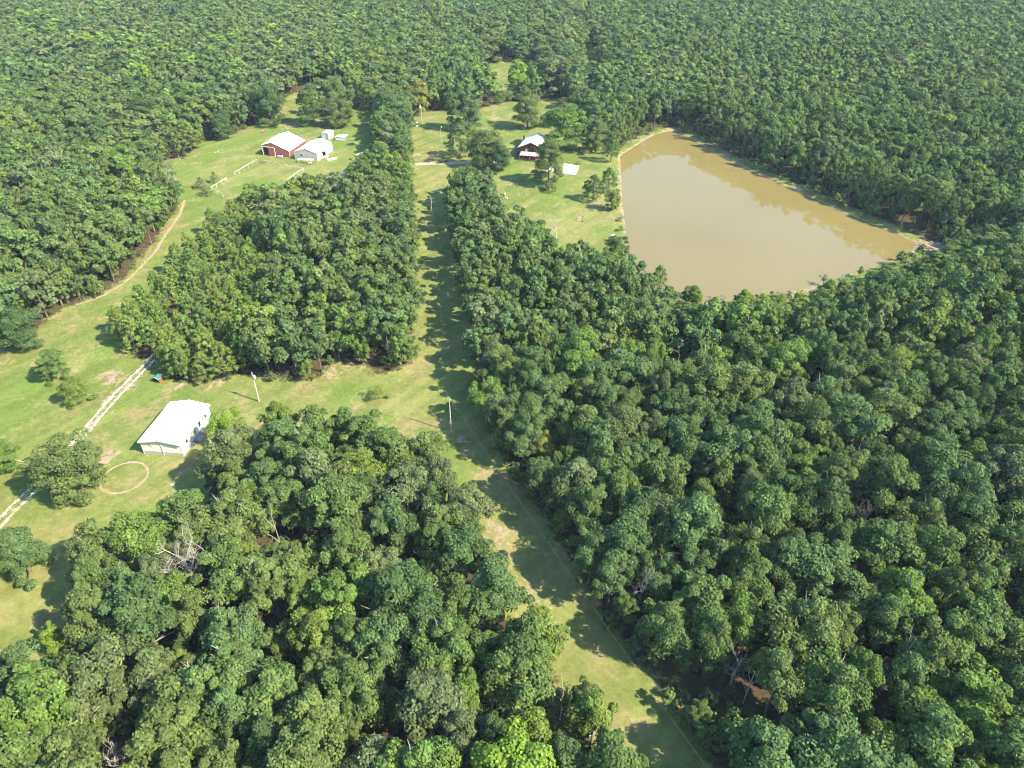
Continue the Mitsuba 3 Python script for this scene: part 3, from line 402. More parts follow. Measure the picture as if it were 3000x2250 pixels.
def forest():
    rng = np.random.default_rng(21)
    N = 120000; y = rng.uniform(36, 930, N * 3); Z = y * math.cos(PITCH) + CAM_H * math.sin(PITCH); half = Z * 0.7215 + 14
    x = rng.uniform(-1, 1, N * 3) * 720; ok = (x > -half) & (x < half + 8); x, y = x[ok][:N], y[ok][:N]; n = len(x)
    t = rng.random(n); R = np.where(t < 0.55, rng.uniform(3.4, 4.9, n), np.where(t < 0.74, rng.uniform(4.9, 6.6, n), rng.uniform(1.9, 3.4, n)))
    pt = shapely.points(np.c_[x, y]); inp = shapely.contains(pines_zone, pt); R = np.where(inp, np.clip(R, 2.2, 3.6), R)
    shore = shapely.distance(pond, pt); R = np.where(shore < 12, np.minimum(R, 3.6), R); R = R * (1 + 0.62 * np.clip((y - 230) / 300, 0, 1)) * np.where((x < -115) & (y > 200), 1.2, 1.0)
    ok = (shapely.distance(open_all, pt) > 0.50 * R) & (shapely.distance(pond_open, pt) > 0.70 * R) & (shapely.distance(track_line, pt) > 1.4 + 0.35 * R) & (shore > 2.0)
    x, y, R, inp, shore = x[ok], y[ok], R[ok], inp[ok], shore[ok]
    order = np.argsort(-(R + rng.uniform(-1.6, 1.6, len(R)))); grid = {}; kept = []
    def put(a, b, r): grid.setdefault((int(a // 12), int(b // 12)), []).append((a, b, r))
    for a, b, r in taken: put(a, b, r)
    for i in order:
        a, b, r = x[i], y[i], R[i]; ga, gb = int(a // 12), int(b // 12); good = True
        for u in (ga - 1, ga, ga + 1):
            for w in (gb - 1, gb, gb + 1):
                for (c, d, s) in grid.get((u, w), ()):
                    if (a - c) ** 2 + (b - d) ** 2 < (0.545 * (r + s)) ** 2: good = False; break
                if not good: break
            if not good: break
        if good: put(a, b, r); kept.append(i)
    kept = np.array(kept); x, y, R, inp, shore = x[kept], y[kept], R[kept], inp[kept], shore[kept]; n = len(x)
    de = np.minimum(shapely.distance(open_all, shapely.points(np.c_[x, y])), 40); H = np.minimum(np.clip(9.2 + 1.35 * R + rng.uniform(-2.4, 2.4, n), 3.5, 20), 14.0 + 0.35 * de); H = np.where(R < 3.1, 3.0 + 2.0 * R + rng.uniform(-1, 1.5, n), H); H = np.where(inp, 9.5 + rng.uniform(-1.5, 2, n), H); H = np.where((shore < 24) & (y < 232) & (x > 40), np.minimum(H, 3.2 + 0.33 * shore), H)
    keys = ['mid', 'blue', 'olive', 'dark', 'bright', 'yellow', 'grey', 'brown', 'lime']
    right = np.array([.30, .27, .14, .12, .07, .03, .05, .02, .00]); left = np.array([.27, .11, .24, .10, .10, .05, .09, .03, .01])
    view = [Polygon(LAYOUT[k]).buffer(-1.0) for k in ('OPEN_VIEW', 'POND_VIEW')] + [far_1.buffer(-2), far_2.buffer(-1)]; view = shapely.union_all(view); shapely.prepare(view)
    for _ in range(14):                                       # the woods stay low enough on the near side for the lawns and the pond to be overlooked
        k = CAM_H / (CAM_H - 0.93 * H); low = shapely.contains(view, shapely.points(np.c_[x * k, y * k])); H = np.where(low, H * 0.9, H)
    keep = H > 3.2; x, y, R, H, inp, shore = x[keep], y[keep], R[keep], H[keep], inp[keep], shore[keep]; R = np.minimum(R, 0.62 * H + 0.8); n = len(x)
    rows = []
    for i in range(n):
        lane_x = np.interp(y[i], [30, 60, 126, 300, 420, 930], [30, 12, -14, -34, -40, -60])
        w = right if x[i] > lane_x else left
        kind, color = 'oak', keys[rng.choice(9, p=w)]
        if inp[i]: kind, color = ('pine', ['bright', 'bright', 'mid', 'yellow', 'yellow'][rng.integers(5)])
        elif R[i] < 3.4 and rng.random() < 0.16: kind, color = ('cedar', ['dark', 'brown', 'olive'][rng.integers(3)]) if rng.random() < 0.6 else ('pine', ['mid', 'bright'][rng.integers(2)])
        if kind == 'cedar': R[i] = min(R[i], 2.6)
        u, v, Z = project(x[i], y[i], 0.6 * H[i]); seen = -0.01 < u < 1.01 and 0 < v < 1.04
        rows.append((x[i], y[i], R[i], H[i], kind, color, u, v, Z, (R[i] / Z if seen and R[i] > 2.4 else 0)))
    rows.sort(key=lambda r: -r[9]); singles = 300 - len(LAYOUT['SPECIAL'])
    count = 0; pend = {}
    COLS = ['at the left edge', 'near the left edge', 'a sixth across', 'a quarter across', 'a third across', 'well left of centre', 'just left of centre', 'just right of centre', 'well right of centre', 'two thirds across', 'three quarters across', 'five sixths across', 'near the right edge', 'at the right edge']
    ROWS = ['at the top', 'near the top', 'an eighth down', 'a fifth down', 'a quarter down', 'a third down', 'well above mid-height', 'just above mid-height', 'just below mid-height', 'well below mid-height', 'two thirds down', 'over two-thirds down', 'three quarters down', 'low down', 'near the bottom', 'at the bottom']
    tone = {'mid': 'mid-green', 'blue': 'blue-green', 'olive': 'olive-green', 'dark': 'dark green', 'bright': 'bright green', 'yellow': 'yellow-green', 'grey': 'grey-green', 'brown': 'brownish', 'lime': 'lime green'}
    for i, (a, b, r, h, kind, color, u, v, Z, size) in enumerate(rows):
        lod = lod_of(b); var, yaw = rng.integers(50), rng.uniform(0, 360)
        if count < singles and size > 0:
            count += 1; nm, cat = NAMES[kind]; k = key_of(nm)
            side = 'right woods' if a > np.interp(b, [30, 60, 126, 300], [30, 12, -14, -34]) else 'pine block' if kind == 'pine' and b > 135 else 'lower left woods' if b < 135 else 'middle woods' if a > -88 else 'left-edge woods'
            sz = 'large' if r > 4.9 else 'small' if r < 3.3 else 'medium'
            pend.setdefault((f'{sz} {tone[color]} {cat}', f'in {side}, {COLS[min(max(int(u * 14), 0), 13)]}, {ROWS[min(max(int(v * 16), 0), 15)]}'), []).append((u, v, k, cat))
            place_tree(k, kind, color, a, b, r, h, var, yaw, lod)
        else:
            place_tree(f'forest__{i:05d}', kind, color, a, b, r, h, var, yaw, lod)
    # saplings and bushes along the edges of the woods
    m = 26000; ex, ey = rng.uniform(-260, 240, m), rng.uniform(40, 420, m); q = shapely.points(np.c_[ex, ey])
    de = np.minimum(shapely.distance(open_all, q), shapely.distance(pond_open, q)); ok = (de > 0.9) & ((de < 9) | ((ey < 210) & (rng.random(m) < .5))) & (shapely.distance(track_line, q) > 3) & (shapely.distance(pond, q) > 1.0) | ((shapely.distance(pond, q) > 0.7) & (shapely.distance(pond, q) < 6) & (shapely.distance(clearing, q) > 0.5) & (rng.random(m) < .6))
    n0, sub = len(rows), {}
    for a, b in zip(ex[ok], ey[ok]):
        r = rng.uniform(0.9, 2.1); g = (int(a // 3), int(b // 3))
        if g in sub or abs(project(a, b, 1)[0] - .5) > .54: continue
        sub[g] = 1; kind = 'shrub' if rng.random() < .6 else 'oak'; h = r * (1.3 if kind == 'shrub' else 2.3) + rng.uniform(0, .8)
        place_tree(f'forest__{n0 + len(sub):05d}', kind, keys[rng.choice(7, p=[.3, .15, .2, .15, .1, .05, .05])], a, b, r, h, rng.integers(9), rng.uniform(0, 360), 2)
    for (head, tail), found in pend.items():
        found.sort(); pick = [''] if len(found) == 1 else ['left-hand ', 'right-hand '] if len(found) == 2 else ['leftmost ', 'middle ', 'rightmost '] if len(found) == 3 else ['leftmost ', 'inner-left ', 'inner-right '] + ['rightmost '] * 9
        for w, (u, v, k, cat) in zip(pick, found): tag(k, w + head + ' ' + tail, cat, 'woodland trees near the camera')
    labels['forest'] = {'label': 'continuous broadleaf forest covering the land to the horizon', 'category': 'forest', 'kind': 'stuff'}
    print('trees', n, 'singles', count)
forest()

# ---------------------------------------------------------------- buildings
def gable_house(key, P, w, l, eL, eR, r, rx=0.0, oh=0.3, og=0.4, wall='white_paint', roof='white_metal', front_hole=None, right_hole=None, thick=0.10, gable_mat=None):
    """local x across, y along the ridge, front gable at -l/2"""
    hw, hl = w / 2, l / 2; sL, sR = (r - eL) / (hw + oh + rx), (r - eR) / (hw + oh - rx)
    wL, wR = eL + oh * sL - 0.02, eR + oh * sR - 0.02; gp = [(-hw, 0), (hw, 0), (hw, wR), (rx, r - 0.02), (-hw, wL)]
    part(key, 'wall', prism_xz(gp, -hl, -hl + 0.12, [front_hole] if front_hole else ()), gable_mat or wall, P)
    part(key, 'wall', prism_xz(gp, hl - 0.12, hl), wall, P)
    part(key, 'wall', box(-hw + 0.003, -hw + 0.12, -hl + 0.12, hl - 0.12, 0, wL), wall, P)
    side = [(-hl + 0.12, 0), (hl - 0.12, 0), (hl - 0.12, wR), (-hl + 0.12, wR)]
    part(key, 'wall', prism_yz(side, hw - 0.12, hw - 0.003, [right_hole] if right_hole else ()), wall, P)
    for sgn, e, s in ((-1, eL, sL), (1, eR, sR)):
        xe = sgn * (hw + oh)
        a = prism_xz([(xe, e), (rx, r), (rx, r + thick), (xe, e + thick)], -hl - og, hl + og)
        ribs = []
        for yy in np.arange(-hl - og + 0.45, hl + og - 0.1, 0.9):
            ribs.append(prism_xz([(xe * 0.995, e + thick + 0.002), (rx + sgn * 0.16, r + thick - 0.16 * s + 0.002), (rx + sgn * 0.16, r + thick - 0.16 * s + 0.04), (xe * 0.995, e + thick + 0.04)], yy - 0.025, yy + 0.025))
        k = part(key, 'roof', a, roof, P); part(k, 'rib', ribs, roof, P); labels[k + '__rib'] = {'kind': 'stuff'}
    part(key, 'ridge_cap', prism_xz([(rx - 0.2, r + thick - 0.2 * sL + 0.005), (rx, r + thick + 0.005), (rx + 0.2, r + thick - 0.2 * sR + 0.005), (rx + 0.2, r + thick - 0.2 * sR + 0.05), (rx, r + thick + 0.06), (rx - 0.2, r + thick - 0.2 * sL + 0.05)], -hl - og - 0.02, hl + og + 0.02), roof, P)
    return hw, hl, sL, sR

def window(key, P, x0, x1, z0, z1, y=None, x=None, frame='white_paint', pane='glass_dark', out=-1):
    """a framed pane on a wall at y (front or back) or at x (a side); out = the outward sign"""
    fr = Polygon([(x0 - .09, z0 - .09), (x1 + .09, z0 - .09), (x1 + .09, z1 + .09), (x0 - .09, z1 + .09)], [[(x0, z0), (x1, z0), (x1, z1), (x0, z1)]])
    make = prism_xz if y is not None else prism_yz; c = y if y is not None else x; o = sorted((c + out * 0.003, c + out * 0.06)); q = sorted((c + out * 0.003, c + out * 0.03))
    k = part(key, 'window', make(list(fr.exterior.coords)[:-1], *o, [list(fr.interiors[0].coords)[:-1]]), frame, P)
    part(k, 'pane', make([(x0, z0), (x1, z0), (x1, z1), (x0, z1)], *q), pane, P)

# white cottage
K = thing('white_cottage', 'white metal-roofed cottage with grey block skirting on the lower left lawn', 'house'); P = at(-76.15, 124.59, 0, -6.3)
hw, hl, sL, sR = gable_house(K, P, 9.2, 13.6, 3.66, 3.66, 4.55, 0, 0.30, 0.50, 'cream_siding')
part(K, 'skirting', [box(-hw - .04, hw + .04, -hl - .05, -hl - .003, 0, .85), box(-hw - .05, -hw - .003, -hl, hl, 0, .85), box(hw + .003, hw + .05, -hl, hl, 0, .85), box(-hw - .04, hw + .04, hl + .003, hl + .05, 0, .85)], 'grey_block', P)
lap = []
for z in np.arange(0.9, 4.2, 0.2):
    half = hw if z < 3.7 else hw * max(0.02, (4.5 - z) / 0.85)
    lap.append(prism_yz([(-hl - .03, z), (-hl - .004, z), (-hl - .004, z + .19)], -half + .1, half - .1))
    if z < 3.5: lap.append(prism_xz([(hw + .03, z), (hw + .004, z), (hw + .004, z + .19)], -hl + .1, hl - .1))
k_ = part(K, 'siding', lap, 'cream_siding', P); labels[k_] = {'kind': 'stuff'}
for sx in (-1, 1): part(K, 'corner_trim', [box(sx * hw - .09, sx * hw + .09, -hl - .075, -hl - .052, 0, 3.6)], 'white_paint', P)
part(K, 'conduit', [cyl([.1, -hl - .12, 0], [.1, -hl - .12, 4.3], .07), cyl([.1, -hl - .62, 4.3], [.1, -hl - .62, 5.0], .05), cyl([.1, -hl - .62, 4.35], [.1, -hl - .12, 4.3], .05)], 'white_paint', P)
part(K, 'fascia', [prism_xz([(-hw - .3, 3.40), (0, 4.29), (hw + .3, 3.40), (hw + .3, 3.655), (0, 4.545), (-hw - .3, 3.655)], -hl - .535, -hl - .503)], 'white_paint', P)
window(K, P, -3.0, -2.3, 2.1, 3.0, y=-hl, frame='trim_grey', pane='trim_grey')
for a, b, z0, z1 in ((-4.7, -4.0, 1.9, 2.9), (1.2, 2.1, 1.7, 3.0), (4.2, 4.9, 1.9, 2.9)): window(K, P, a, b, z0, z1, x=hw, out=1)
dk = part(K, 'door', box(hw + .004, hw + .07, -1.2, -.3, .85, 2.95), 'trim_grey', P); part(dk, 'handle', box(hw + .071, hw + .12, -.45, -.38, 1.8, 1.9), 'dark', P)
part(K, 'gutter', [box(hw + .31, hw + .42, -hl - .4, hl + .4, 3.57, 3.69)], 'white_paint', P)
part(K, 'step', [box(hw + .06, hw + .9, -1.6, .1, 0, .45), box(hw + .9, hw + 1.3, -1.6, .1, 0, .22)], 'grey_block', P)
part(K, 'roof_vent', [box(-.35, .05, -hl + .1, -hl + .5, 4.5, 4.78)], 'white_metal', P)

S = thing('wooden_stair', 'brown wooden stair with rails at the shaded side of the white cottage', 'stairs'); P = at(-81.9, 122.2, 0, -6.3)
for i in range(4): part(S, 'tread', box(-1.6 + i * .3, -1.25 + i * .3, -.6, .6, .18 + i * .2, .23 + i * .2), 'wood_brown', P)
for y in (-.62, .62): part(S, 'rail', [cyl([-1.6, y, 0], [-1.6, y, 1.1], .05), cyl([-.3, y, 0], [-.3, y, 1.9], .05), cyl([-1.6, y, 1.1], [-.3, y, 1.9], .045), cyl([-1.6, y, .5], [-.3, y, 1.3], .04)], 'wood_brown', P)
H_ = thing('hoop', 'white ring-shaped hoop leaning beside the cottage side wall', 'hoop'); P = at(*LAYOUT['hoop'], 0.42, 20)
m_ = trimesh.creation.torus(0.40, 0.045, 24, 8); m_.apply_transform(trimesh.transformations.rotation_matrix(1.25, [1, 0, 0]))
part(H_, 'rim', m_, 'white_paint', P, smooth=True)
part(H_, 'spoke', [cyl([0, 0, -.38 * math.sin(1.25)], [0, 0, .38 * math.sin(1.25)], .015)], 'white_paint', P)

# red barn
K = thing('red_barn', 'red metal barn with wide white roof and open sliding door', 'barn'); P = at(-104.18, 327.02, 0, -12.0)
hw, hl = 12.85 / 2, 16.47 / 2
gable_house(K, P, 12.85, 16.47, 4.7, 2.57, 6.01, -1.63, 0.15, 0.15, 'red_metal', 'white_metal', front_hole=[(-6.0, .05), (-3.55, .05), (-3.55, 3.95), (-6.0, 3.95)])
part(K, 'sliding_door', [box(-3.65, -.75, -hl - .12, -hl - .03, .06, 3.75)], 'red_metal', P)
part(K, 'door_track', [box(-6.4, -.5, -hl - .16, -hl - .125, 3.85, 4.15), box(-.70, -.45, -hl - .16, -hl - .02, .02, 3.84)], 'white_paint', P)
for sx, h in ((-1, 4.6), (1, 2.6)): part(K, 'corner_trim', [box(sx * hw - .13, sx * hw + .13, -hl - .06, -hl - .003, 0, h - .1)], 'white_paint', P)
part(K, 'floor', box(-hw + .15, hw - .15, -hl + .15, hl - .15, .01, .05), 'stone', P)
rb = [box(x - .03, x + .03, -hl - .025, -hl - .002, .05, 4.4 - max(0, x + 1.6) * .37) for x in np.arange(.2, hw, .75)] + [box(hw - .004, hw + .025, y - .03, y + .03, .05, 2.4) for y in np.arange(-hl + .4, hl, .75)]
k_ = part(K, 'siding_rib', rb, 'red_metal', P); labels[k_] = {'kind': 'stuff'}
# grey building
K = thing('grey_outbuilding', 'grey metal outbuilding with white roof beside the red barn', 'building'); P = at(-89.39, 321.12, 0, -13.6); hw, hl = 10.74 / 2, 15.44 / 2
gable_house(K, P, 10.74, 15.44, 3.45, 3.45, 5.1, 0, 0.05, 0.16, 'white_metal', 'white_metal', right_hole=[(-2.6, .05), (.6, .05), (.6, 2.6), (-2.6, 2.6)], gable_mat='grey_metal')
rb = [box(x - .03, x + .03, -hl - .025, -hl - .002, .05, 3.4 + (hw - abs(x)) * .28) for x in np.arange(-hw + .3, hw, .6)]
k_ = part(K, 'siding_rib', rb, 'grey_metal', P); labels[k_] = {'kind': 'stuff'}
window(K, P, -2.6, -1.5, 1.7, 2.6, y=-hl - .025)
for sx in (-1, 1): part(K, 'corner_trim', [box(sx * hw - .1, sx * hw + .1, -hl - .05, -hl - .028, 0, 3.4)], 'white_paint', P)
part(K, 'door_hood', prism_yz([(-2.9, 2.62), (.9, 2.62), (.9, 2.72), (-2.9, 2.72)], hw + .01, hw + 1.0), 'grey_metal', P)
part(K, 'ramp', prism_xz([(hw + .02, 0), (hw + 1.8, 0), (hw + .02, .12)], -2.6, .6), 'concrete', P)
# shed and shelter
K = thing('garden_shed', 'small white shed with pale grey roof behind the grey outbuilding', 'shed'); P = at(-88.64, 346.63, 0, -14.7)
for a in (box(-1.86, 1.86, -2.65, -2.55, 0, 2.62), box(-1.86, 1.86, 2.55, 2.65, 0, 2.62), box(-1.86, -1.76, -2.55, 2.55, 0, 2.62), box(1.76, 1.86, -2.55, 2.55, 0, 2.62)): part(K, 'wall', a, 'white_paint', P)
part(K, 'roof', prism_xz([(-2.02, 2.63), (2.02, 2.63), (2.02, 2.75), (0, 2.95), (-2.02, 2.75)], -2.8, 2.8), 'shed_roof', P)
dk = part(K, 'door', box(.3, 1.4, -2.72, -2.655, .1, 2.2), 'blue_grey', P); part(K, 'door', box(-.6, .27, -2.70, -2.655, .1, 2.2), 'white_paint', P)
window(K, P, .4, 1.0, 1.4, 2.0, x=1.86, out=1)
K = thing('animal_shelter', 'low white roofed shelter standing right of the garden shed', 'shelter'); P = at(-81.3, 343.2, 0, -12)
part(K, 'roof', box(-2.3, 2.3, -2.2, 2.2, 1.75, 1.9), 'white_metal', P); part(K, 'wall', box(-2.2, 2.2, -2.1, -2.0, .25, 1.3), 'white_paint', P); part(K, 'wall', box(-2.2, -2.1, -2.0, 2.0, .25, 1.75), 'white_paint', P)
for x, y in ((-2.15, -2.05), (2.15, -2.05), (2.15, 2.05), (-2.15, 2.05), (2.15, 0)): part(K, 'post', box(x - .06, x + .06, y - .06, y + .06, 0, 1.75), 'white_paint', P)
# log house
K = thing('log_house', 'dark brown log house with pale metal gable roof and porch', 'house'); P = at(10.23, 322.07, 0, -14.4); hw, hl = 10.9 / 2, 13.5 / 2
gable_house(K, P, 10.9, 13.5, 4.85 - .15, 4.85 - .15, 7.39, 0, 0.65, 0.85, 'log_brown', 'pale_metal')
logs = []
for z in np.arange(.2, 6.6, .3):
    half = hw if z < 4.8 else hw * max(.05, (7.2 - z) / 2.5)
    logs.append(cyl([-half + .05, -hl - .02, z], [half - .05, -hl - .02, z], .13, 6))
    if z < 4.8: logs += [cyl([-hw - .02, -hl, z], [-hw - .02, hl, z], .13, 6), cyl([hw + .02, -hl, z], [hw + .02, hl, z], .13, 6)]
k_ = part(K, 'log', logs, 'log_brown', P); labels[k_] = {'kind': 'stuff'}
window(K, P, -2.6, -1.8, 3.3, 4.3, y=-hl - .15, frame='porch_roof', pane='grey_metal'); window(K, P, 1.6, 2.5, 3.3, 4.3, y=-hl - .15, frame='porch_roof')
part(K, 'porch_roof', prism_yz([(-hl - 3.4, 2.35), (-hl - .16, 3.0), (-hl - .16, 3.1), (-hl - 3.4, 2.45)], -4.6, 4.6), 'porch_roof', P)
for x in (-4.4, 0, 4.4): part(K, 'porch_post', cyl([x, -hl - 3.2, 0], [x, -hl - 3.2, 2.38], .09), 'trim_grey', P)
part(K, 'porch_deck', box(-4.7, 4.7, -hl - 3.4, -hl - .16, .25, .4), 'wood_brown', P)
rl = [box(-4.7, 4.7, -hl - 3.38, -hl - 3.30, z, z + .1) for z in (.75, 1.25)] + [box(x - .03, x + .03, -hl - 3.29, -hl - 3.24, .4, 1.25) for x in np.arange(-4.6, 4.7, .35)]
part(K, 'porch_railing', rl, 'log_brown', P)
dk = part(K, 'door', box(-.5, .5, -hl - .24, -hl - .16, .4, 2.4), 'rust', P)
part(K, 'side_porch', [box(-hw - 2.2, -hw - .16, -3, 3, .3, .42), box(-hw - 2.3, -hw - .16, -3.1, 3.1, 2.6, 2.7)] + [cyl([-hw - 2.1, y, 0], [-hw - 2.1, y, 2.6], .08) for y in (-2.9, 0, 2.9)], 'dark', P)
part(K, 'chimney', box(-hw - .7, -hw - .16, 3.2, 4.2, 0, 6.8), 'dark', P)
for nm, x in (('porch_chair', -1.9),):
    C_ = thing(nm, 'orange red bench on the porch of the log house', 'bench')
    part(C_, 'seat', box(1.2, 2.7, -hl - 2.4, -hl - 1.8, .75, .85), 'orange_red', P); part(C_, 'backrest', box(1.2, 2.7, -hl - 1.78, -hl - 1.7, .85, 1.45), 'orange_red', P)
    for lx in (1.25, 2.65):
        for ly in (-2.35, -1.85): part(C_, 'leg', box(lx - .04, lx + .04, -hl + ly - .04, -hl + ly + .04, .4, .75), 'orange_red', P)
# dog house
K = thing('dog_house', 'red dog house with green roof at the edge of the pines', 'dog house'); P = at(*LAYOUT['doghouse'], 0, -14)
part(K, 'wall', prism_xz([(-.95, 0), (.95, 0), (.95, 1.1), (0, 1.62), (-.95, 1.1)], -.85, -.78, [[(-.45, .05), (.15, .05), (.15, 1.0), (-.45, 1.0)]]), 'log_brown', P)
part(K, 'wall', prism_xz([(-.95, 0), (.95, 0), (.95, 1.1), (0, 1.62), (-.95, 1.1)], .78, .85), 'orange_red', P)
part(K, 'wall', box(.88, .947, -.78, .78, 0, 1.1), 'orange_red', P); part(K, 'wall', box(-.947, -.88, -.78, .78, 0, 1.1), 'log_brown', P)
for sx in (-1, 1): part(K, 'roof', prism_xz([(sx * 1.12, 1.03), (0, 1.63), (0, 1.70), (sx * 1.12, 1.10)], -1.02, 1.0), 'teal_roof', P)
part(K, 'roof_trim', [prism_xz([(sx * 1.14, 1.01), (0, 1.61), (0, 1.73), (sx * 1.14, 1.13)], -1.09, -1.023) for sx in (-1, 1)], 'mint_trim', P)

# ---------------------------------------------------------------- poles, wires
def pole(key, x, y, h, r=0.16):
    P = at(x, y); z = np.linspace(-.4, h, 6); v, f = tube(np.c_[z * 0, z * 0, z], np.linspace(r, r * .62, 6), 10)
    part(key, 'shaft', trimesh.Trimesh(v, f), 'pole_wood', P, smooth=True); part(key, 'cap', cyl([0, 0, h - .02], [0, 0, h + .05], r * .66), 'pole_wood', P); return P
K = thing('utility_pole', 'pale utility pole with transformer above the white cottage', 'utility pole'); P = pole(K, *LAYOUT['POLE_WHITE'], 8.55, .19)
part(K, 'transformer', [cyl([.42, -.1, 6.9], [.42, -.1, 7.75], .27, 14), cyl([.42, -.1, 7.75], [.42, -.1, 7.85], .2, 14)], 'white_metal', P, smooth=30); part(K, 'bracket', box(.1, .3, -.16, -.04, 7.0, 7.6), 'grey_metal', P)
part(K, 'insulator', cyl([0, 0, 8.6], [0, 0, 8.8], .06), 'trim_grey', P)
K = thing('utility_pole', 'bare utility pole in the middle of the grass lane', 'utility pole'); P = pole(K, *LAYOUT['POLE_LANE'], 9.7)
part(K, 'crossarm', box(-.5, .5, -.05, .05, 9.2, 9.32), 'pole_wood', P); part(K, 'insulator', cyl([0, 0, 9.75], [0, 0, 9.95], .06), 'trim_grey', P); part(K, 'insulator', cyl([-.42, 0, 9.32], [-.42, 0, 9.5], .05), 'trim_grey', P)
K = thing('utility_pole', 'slim utility pole in the lane between pond and pine block', 'utility pole'); P = pole(K, *LAYOUT['POLE_MID'], 9.5); part(K, 'insulator', cyl([0, 0, 9.55], [0, 0, 9.75], .06), 'trim_grey', P)
K = thing('utility_pole', 'white utility pole with transformer at the far end of the lane', 'utility pole'); P = pole(K, *LAYOUT['POLE_FAR'], 10.0, .22)
part(K, 'transformer', [cyl([-.48, -.15, 7.9], [-.48, -.15, 9.0], .33, 14)], 'white_metal', P, smooth=30); part(K, 'bracket', box(-.3, -.1, -.2, -.08, 8.1, 8.8), 'grey_metal', P)
K = thing('yard_light', 'thin pole with white yard lamp on the lawn', 'lamp post'); P = pole(K, *LAYOUT['POLE_LAMP'], 6.9, .11)
part(K, 'arm', cyl([0, 0, 6.8], [.55, -.1, 6.95], .04), 'grey_metal', P); part(K, 'lamp_head', [cyl([.55, -.1, 6.65], [.55, -.1, 7.0], .28, 14)], 'white_metal', P, smooth=30)

def wire(label, a, b, sag, off=0.0):
    a, b = np.array(a, float), np.array(b, float); d = (b - a)[:2]; d /= np.linalg.norm(d); o = np.array([-d[1], d[0], 0]) * off; t = np.linspace(0, 1, 24)
    p = a + (b - a) * t[:, None] + o - np.c_[t * 0, t * 0, 4 * sag * t * (1 - t)]
    k = key_of('overhead_wire'); scene[k] = mikit.ply(tube(p, np.full(24, .011), 5), 'wire_metal', smooth=True); tag(k, label, 'wire')
pw, pl, pm, pf, ps = (LAYOUT[k] for k in ('POLE_WHITE', 'POLE_LANE', 'POLE_MID', 'POLE_FAR', 'POLE_SOUTH'))
wire('upper wire from the lane pole to the lower right corner', (*pl, 9.9), (*ps, 9.3), 1.2, 0.0)
wire('lower wire from the lane pole to the lower right corner', (*pl, 9.2), (*ps, 8.4), 1.2, 0.5)
wire('upper wire between the lane pole and the cottage pole', (*pl, 9.8), (*pw, 8.75), .6)
wire('lower wire between the lane pole and the cottage pole', (*pl, 8.8), (*pw, 7.6), .7)
wire('upper wire up the lane to the slim middle pole', (*pl, 9.9), (*pm, 9.7), 1.4)
wire('lower wire up the lane to the slim middle pole', (*pl, 9.2), (*pm, 8.8), 1.4, .4)
wire('wire from the slim middle pole to the far pole', (*pm, 9.7), (*pf, 9.8), 1.3)

# ---------------------------------------------------------------- fence, yard things
F = LAYOUT['FENCE']; K = thing('paddock_fence', 'white-railed wire paddock fence below the barns', 'fence')
def rail(a, b, h, r=.065):
    part(K, 'top_rail', cyl([*a, h], [*b, h], r, 8), 'white_paint')
def mesh_panel(a, b, h):
    a, b = np.array(a), np.array(b); L = np.linalg.norm(b - a); g = []
    for s in np.arange(0, L, 1.2): q = a + (b - a) * s / L; g.append(cyl([*q, 0], [*q, h], .012, 4))
    for z in (.2, .6, 1.0, 1.4): g.append(cyl([*a, z], [*b, z], .010, 4))
    k = part(K, 'wire_mesh', g, 'grey_metal'); labels[k] = {'kind': 'stuff'}
for i, j in ((0, 1), (2, 3), (3, 4), (0, 5), (5, 6), (6, 7)):
    a, b = np.array(F[i]), np.array(F[j]); L = np.linalg.norm(b - a)
    if (i, j) == (0, 5):
        rail(a + (b - a) * .16, a + (b - a) * .44, 1.8, .05); rail(a + (b - a) * .60, b, 1.8, .06)
    else: rail(a, b, 1.8)
    mesh_panel(a, b, 1.75)
    for s in np.linspace(0, L, max(2, int(L / 3.2) + 1)):
        q = a + (b - a) * s / L; part(K, 'post', cyl([*q, -.2], [*q, 1.78], .055, 6), 'grey_metal' if (i, j) == (0, 5) else 'white_paint')
a, b = np.array(F[0]), np.array(F[5])
for s0, s1 in ((.015, .085), (.095, .185)):
    p, q = a + (b - a) * s0 + [0, -.15], a + (b - a) * s1 + [0, -.15]
    part(K, 'gate', [cyl([*p, z], [*q, z], .035, 5) for z in (.2, .55, .9, 1.25, 1.6)] + [cyl([*(p + (q - p) * t), .15], [*(p + (q - p) * t), 1.65], .04, 5) for t in (0, .5, 1)], 'dark', label='dark tube gate in the wire fence')

K = thing('feed_trough', 'blue-grey box with white rim in front of the red barn', 'trough'); P = at(*LAYOUT['trough'], 0, -12)
part(K, 'body', [box(-1.1, 1.1, -.5, -.42, .15, 1.0), box(-1.1, 1.1, .42, .5, .15, 1.0), box(-1.1, -1.02, -.42, .42, .15, 1.0), box(1.02, 1.1, -.42, .42, .15, 1.0), box(-1.02, 1.02, -.42, .42, .15, .25)], 'blue_grey', P)
part(K, 'rim', [box(-1.16, 1.16, -.56, -.40, 1.0, 1.07), box(-1.16, 1.16, .40, .56, 1.0, 1.07), box(1.0, 1.16, -.40, .40, 1.0, 1.07), box(-1.16, -1.0, -.40, .40, 1.0, 1.07)], 'white_paint', P)
for x in (-.9, .9): part(K, 'leg', box(x - .08, x + .08, -.45, .45, 0, .15), 'dark', P)
K = thing('slatted_canopy', 'white slatted table-like canopy before the grey outbuilding', 'canopy'); P = at(-90.7, 310.2, 0, -10)
for i in range(5): part(K, 'slat', box(-3.6, 3.6, -1.0 + i * .42, -.68 + i * .42, 1.55, 1.62), 'white_paint', P)
for x in (-3.2, 0, 3.2): part(K, 'crossbeam', box(x - .06, x + .06, -1.05, 1.1, 1.42, 1.545), 'white_paint', P)
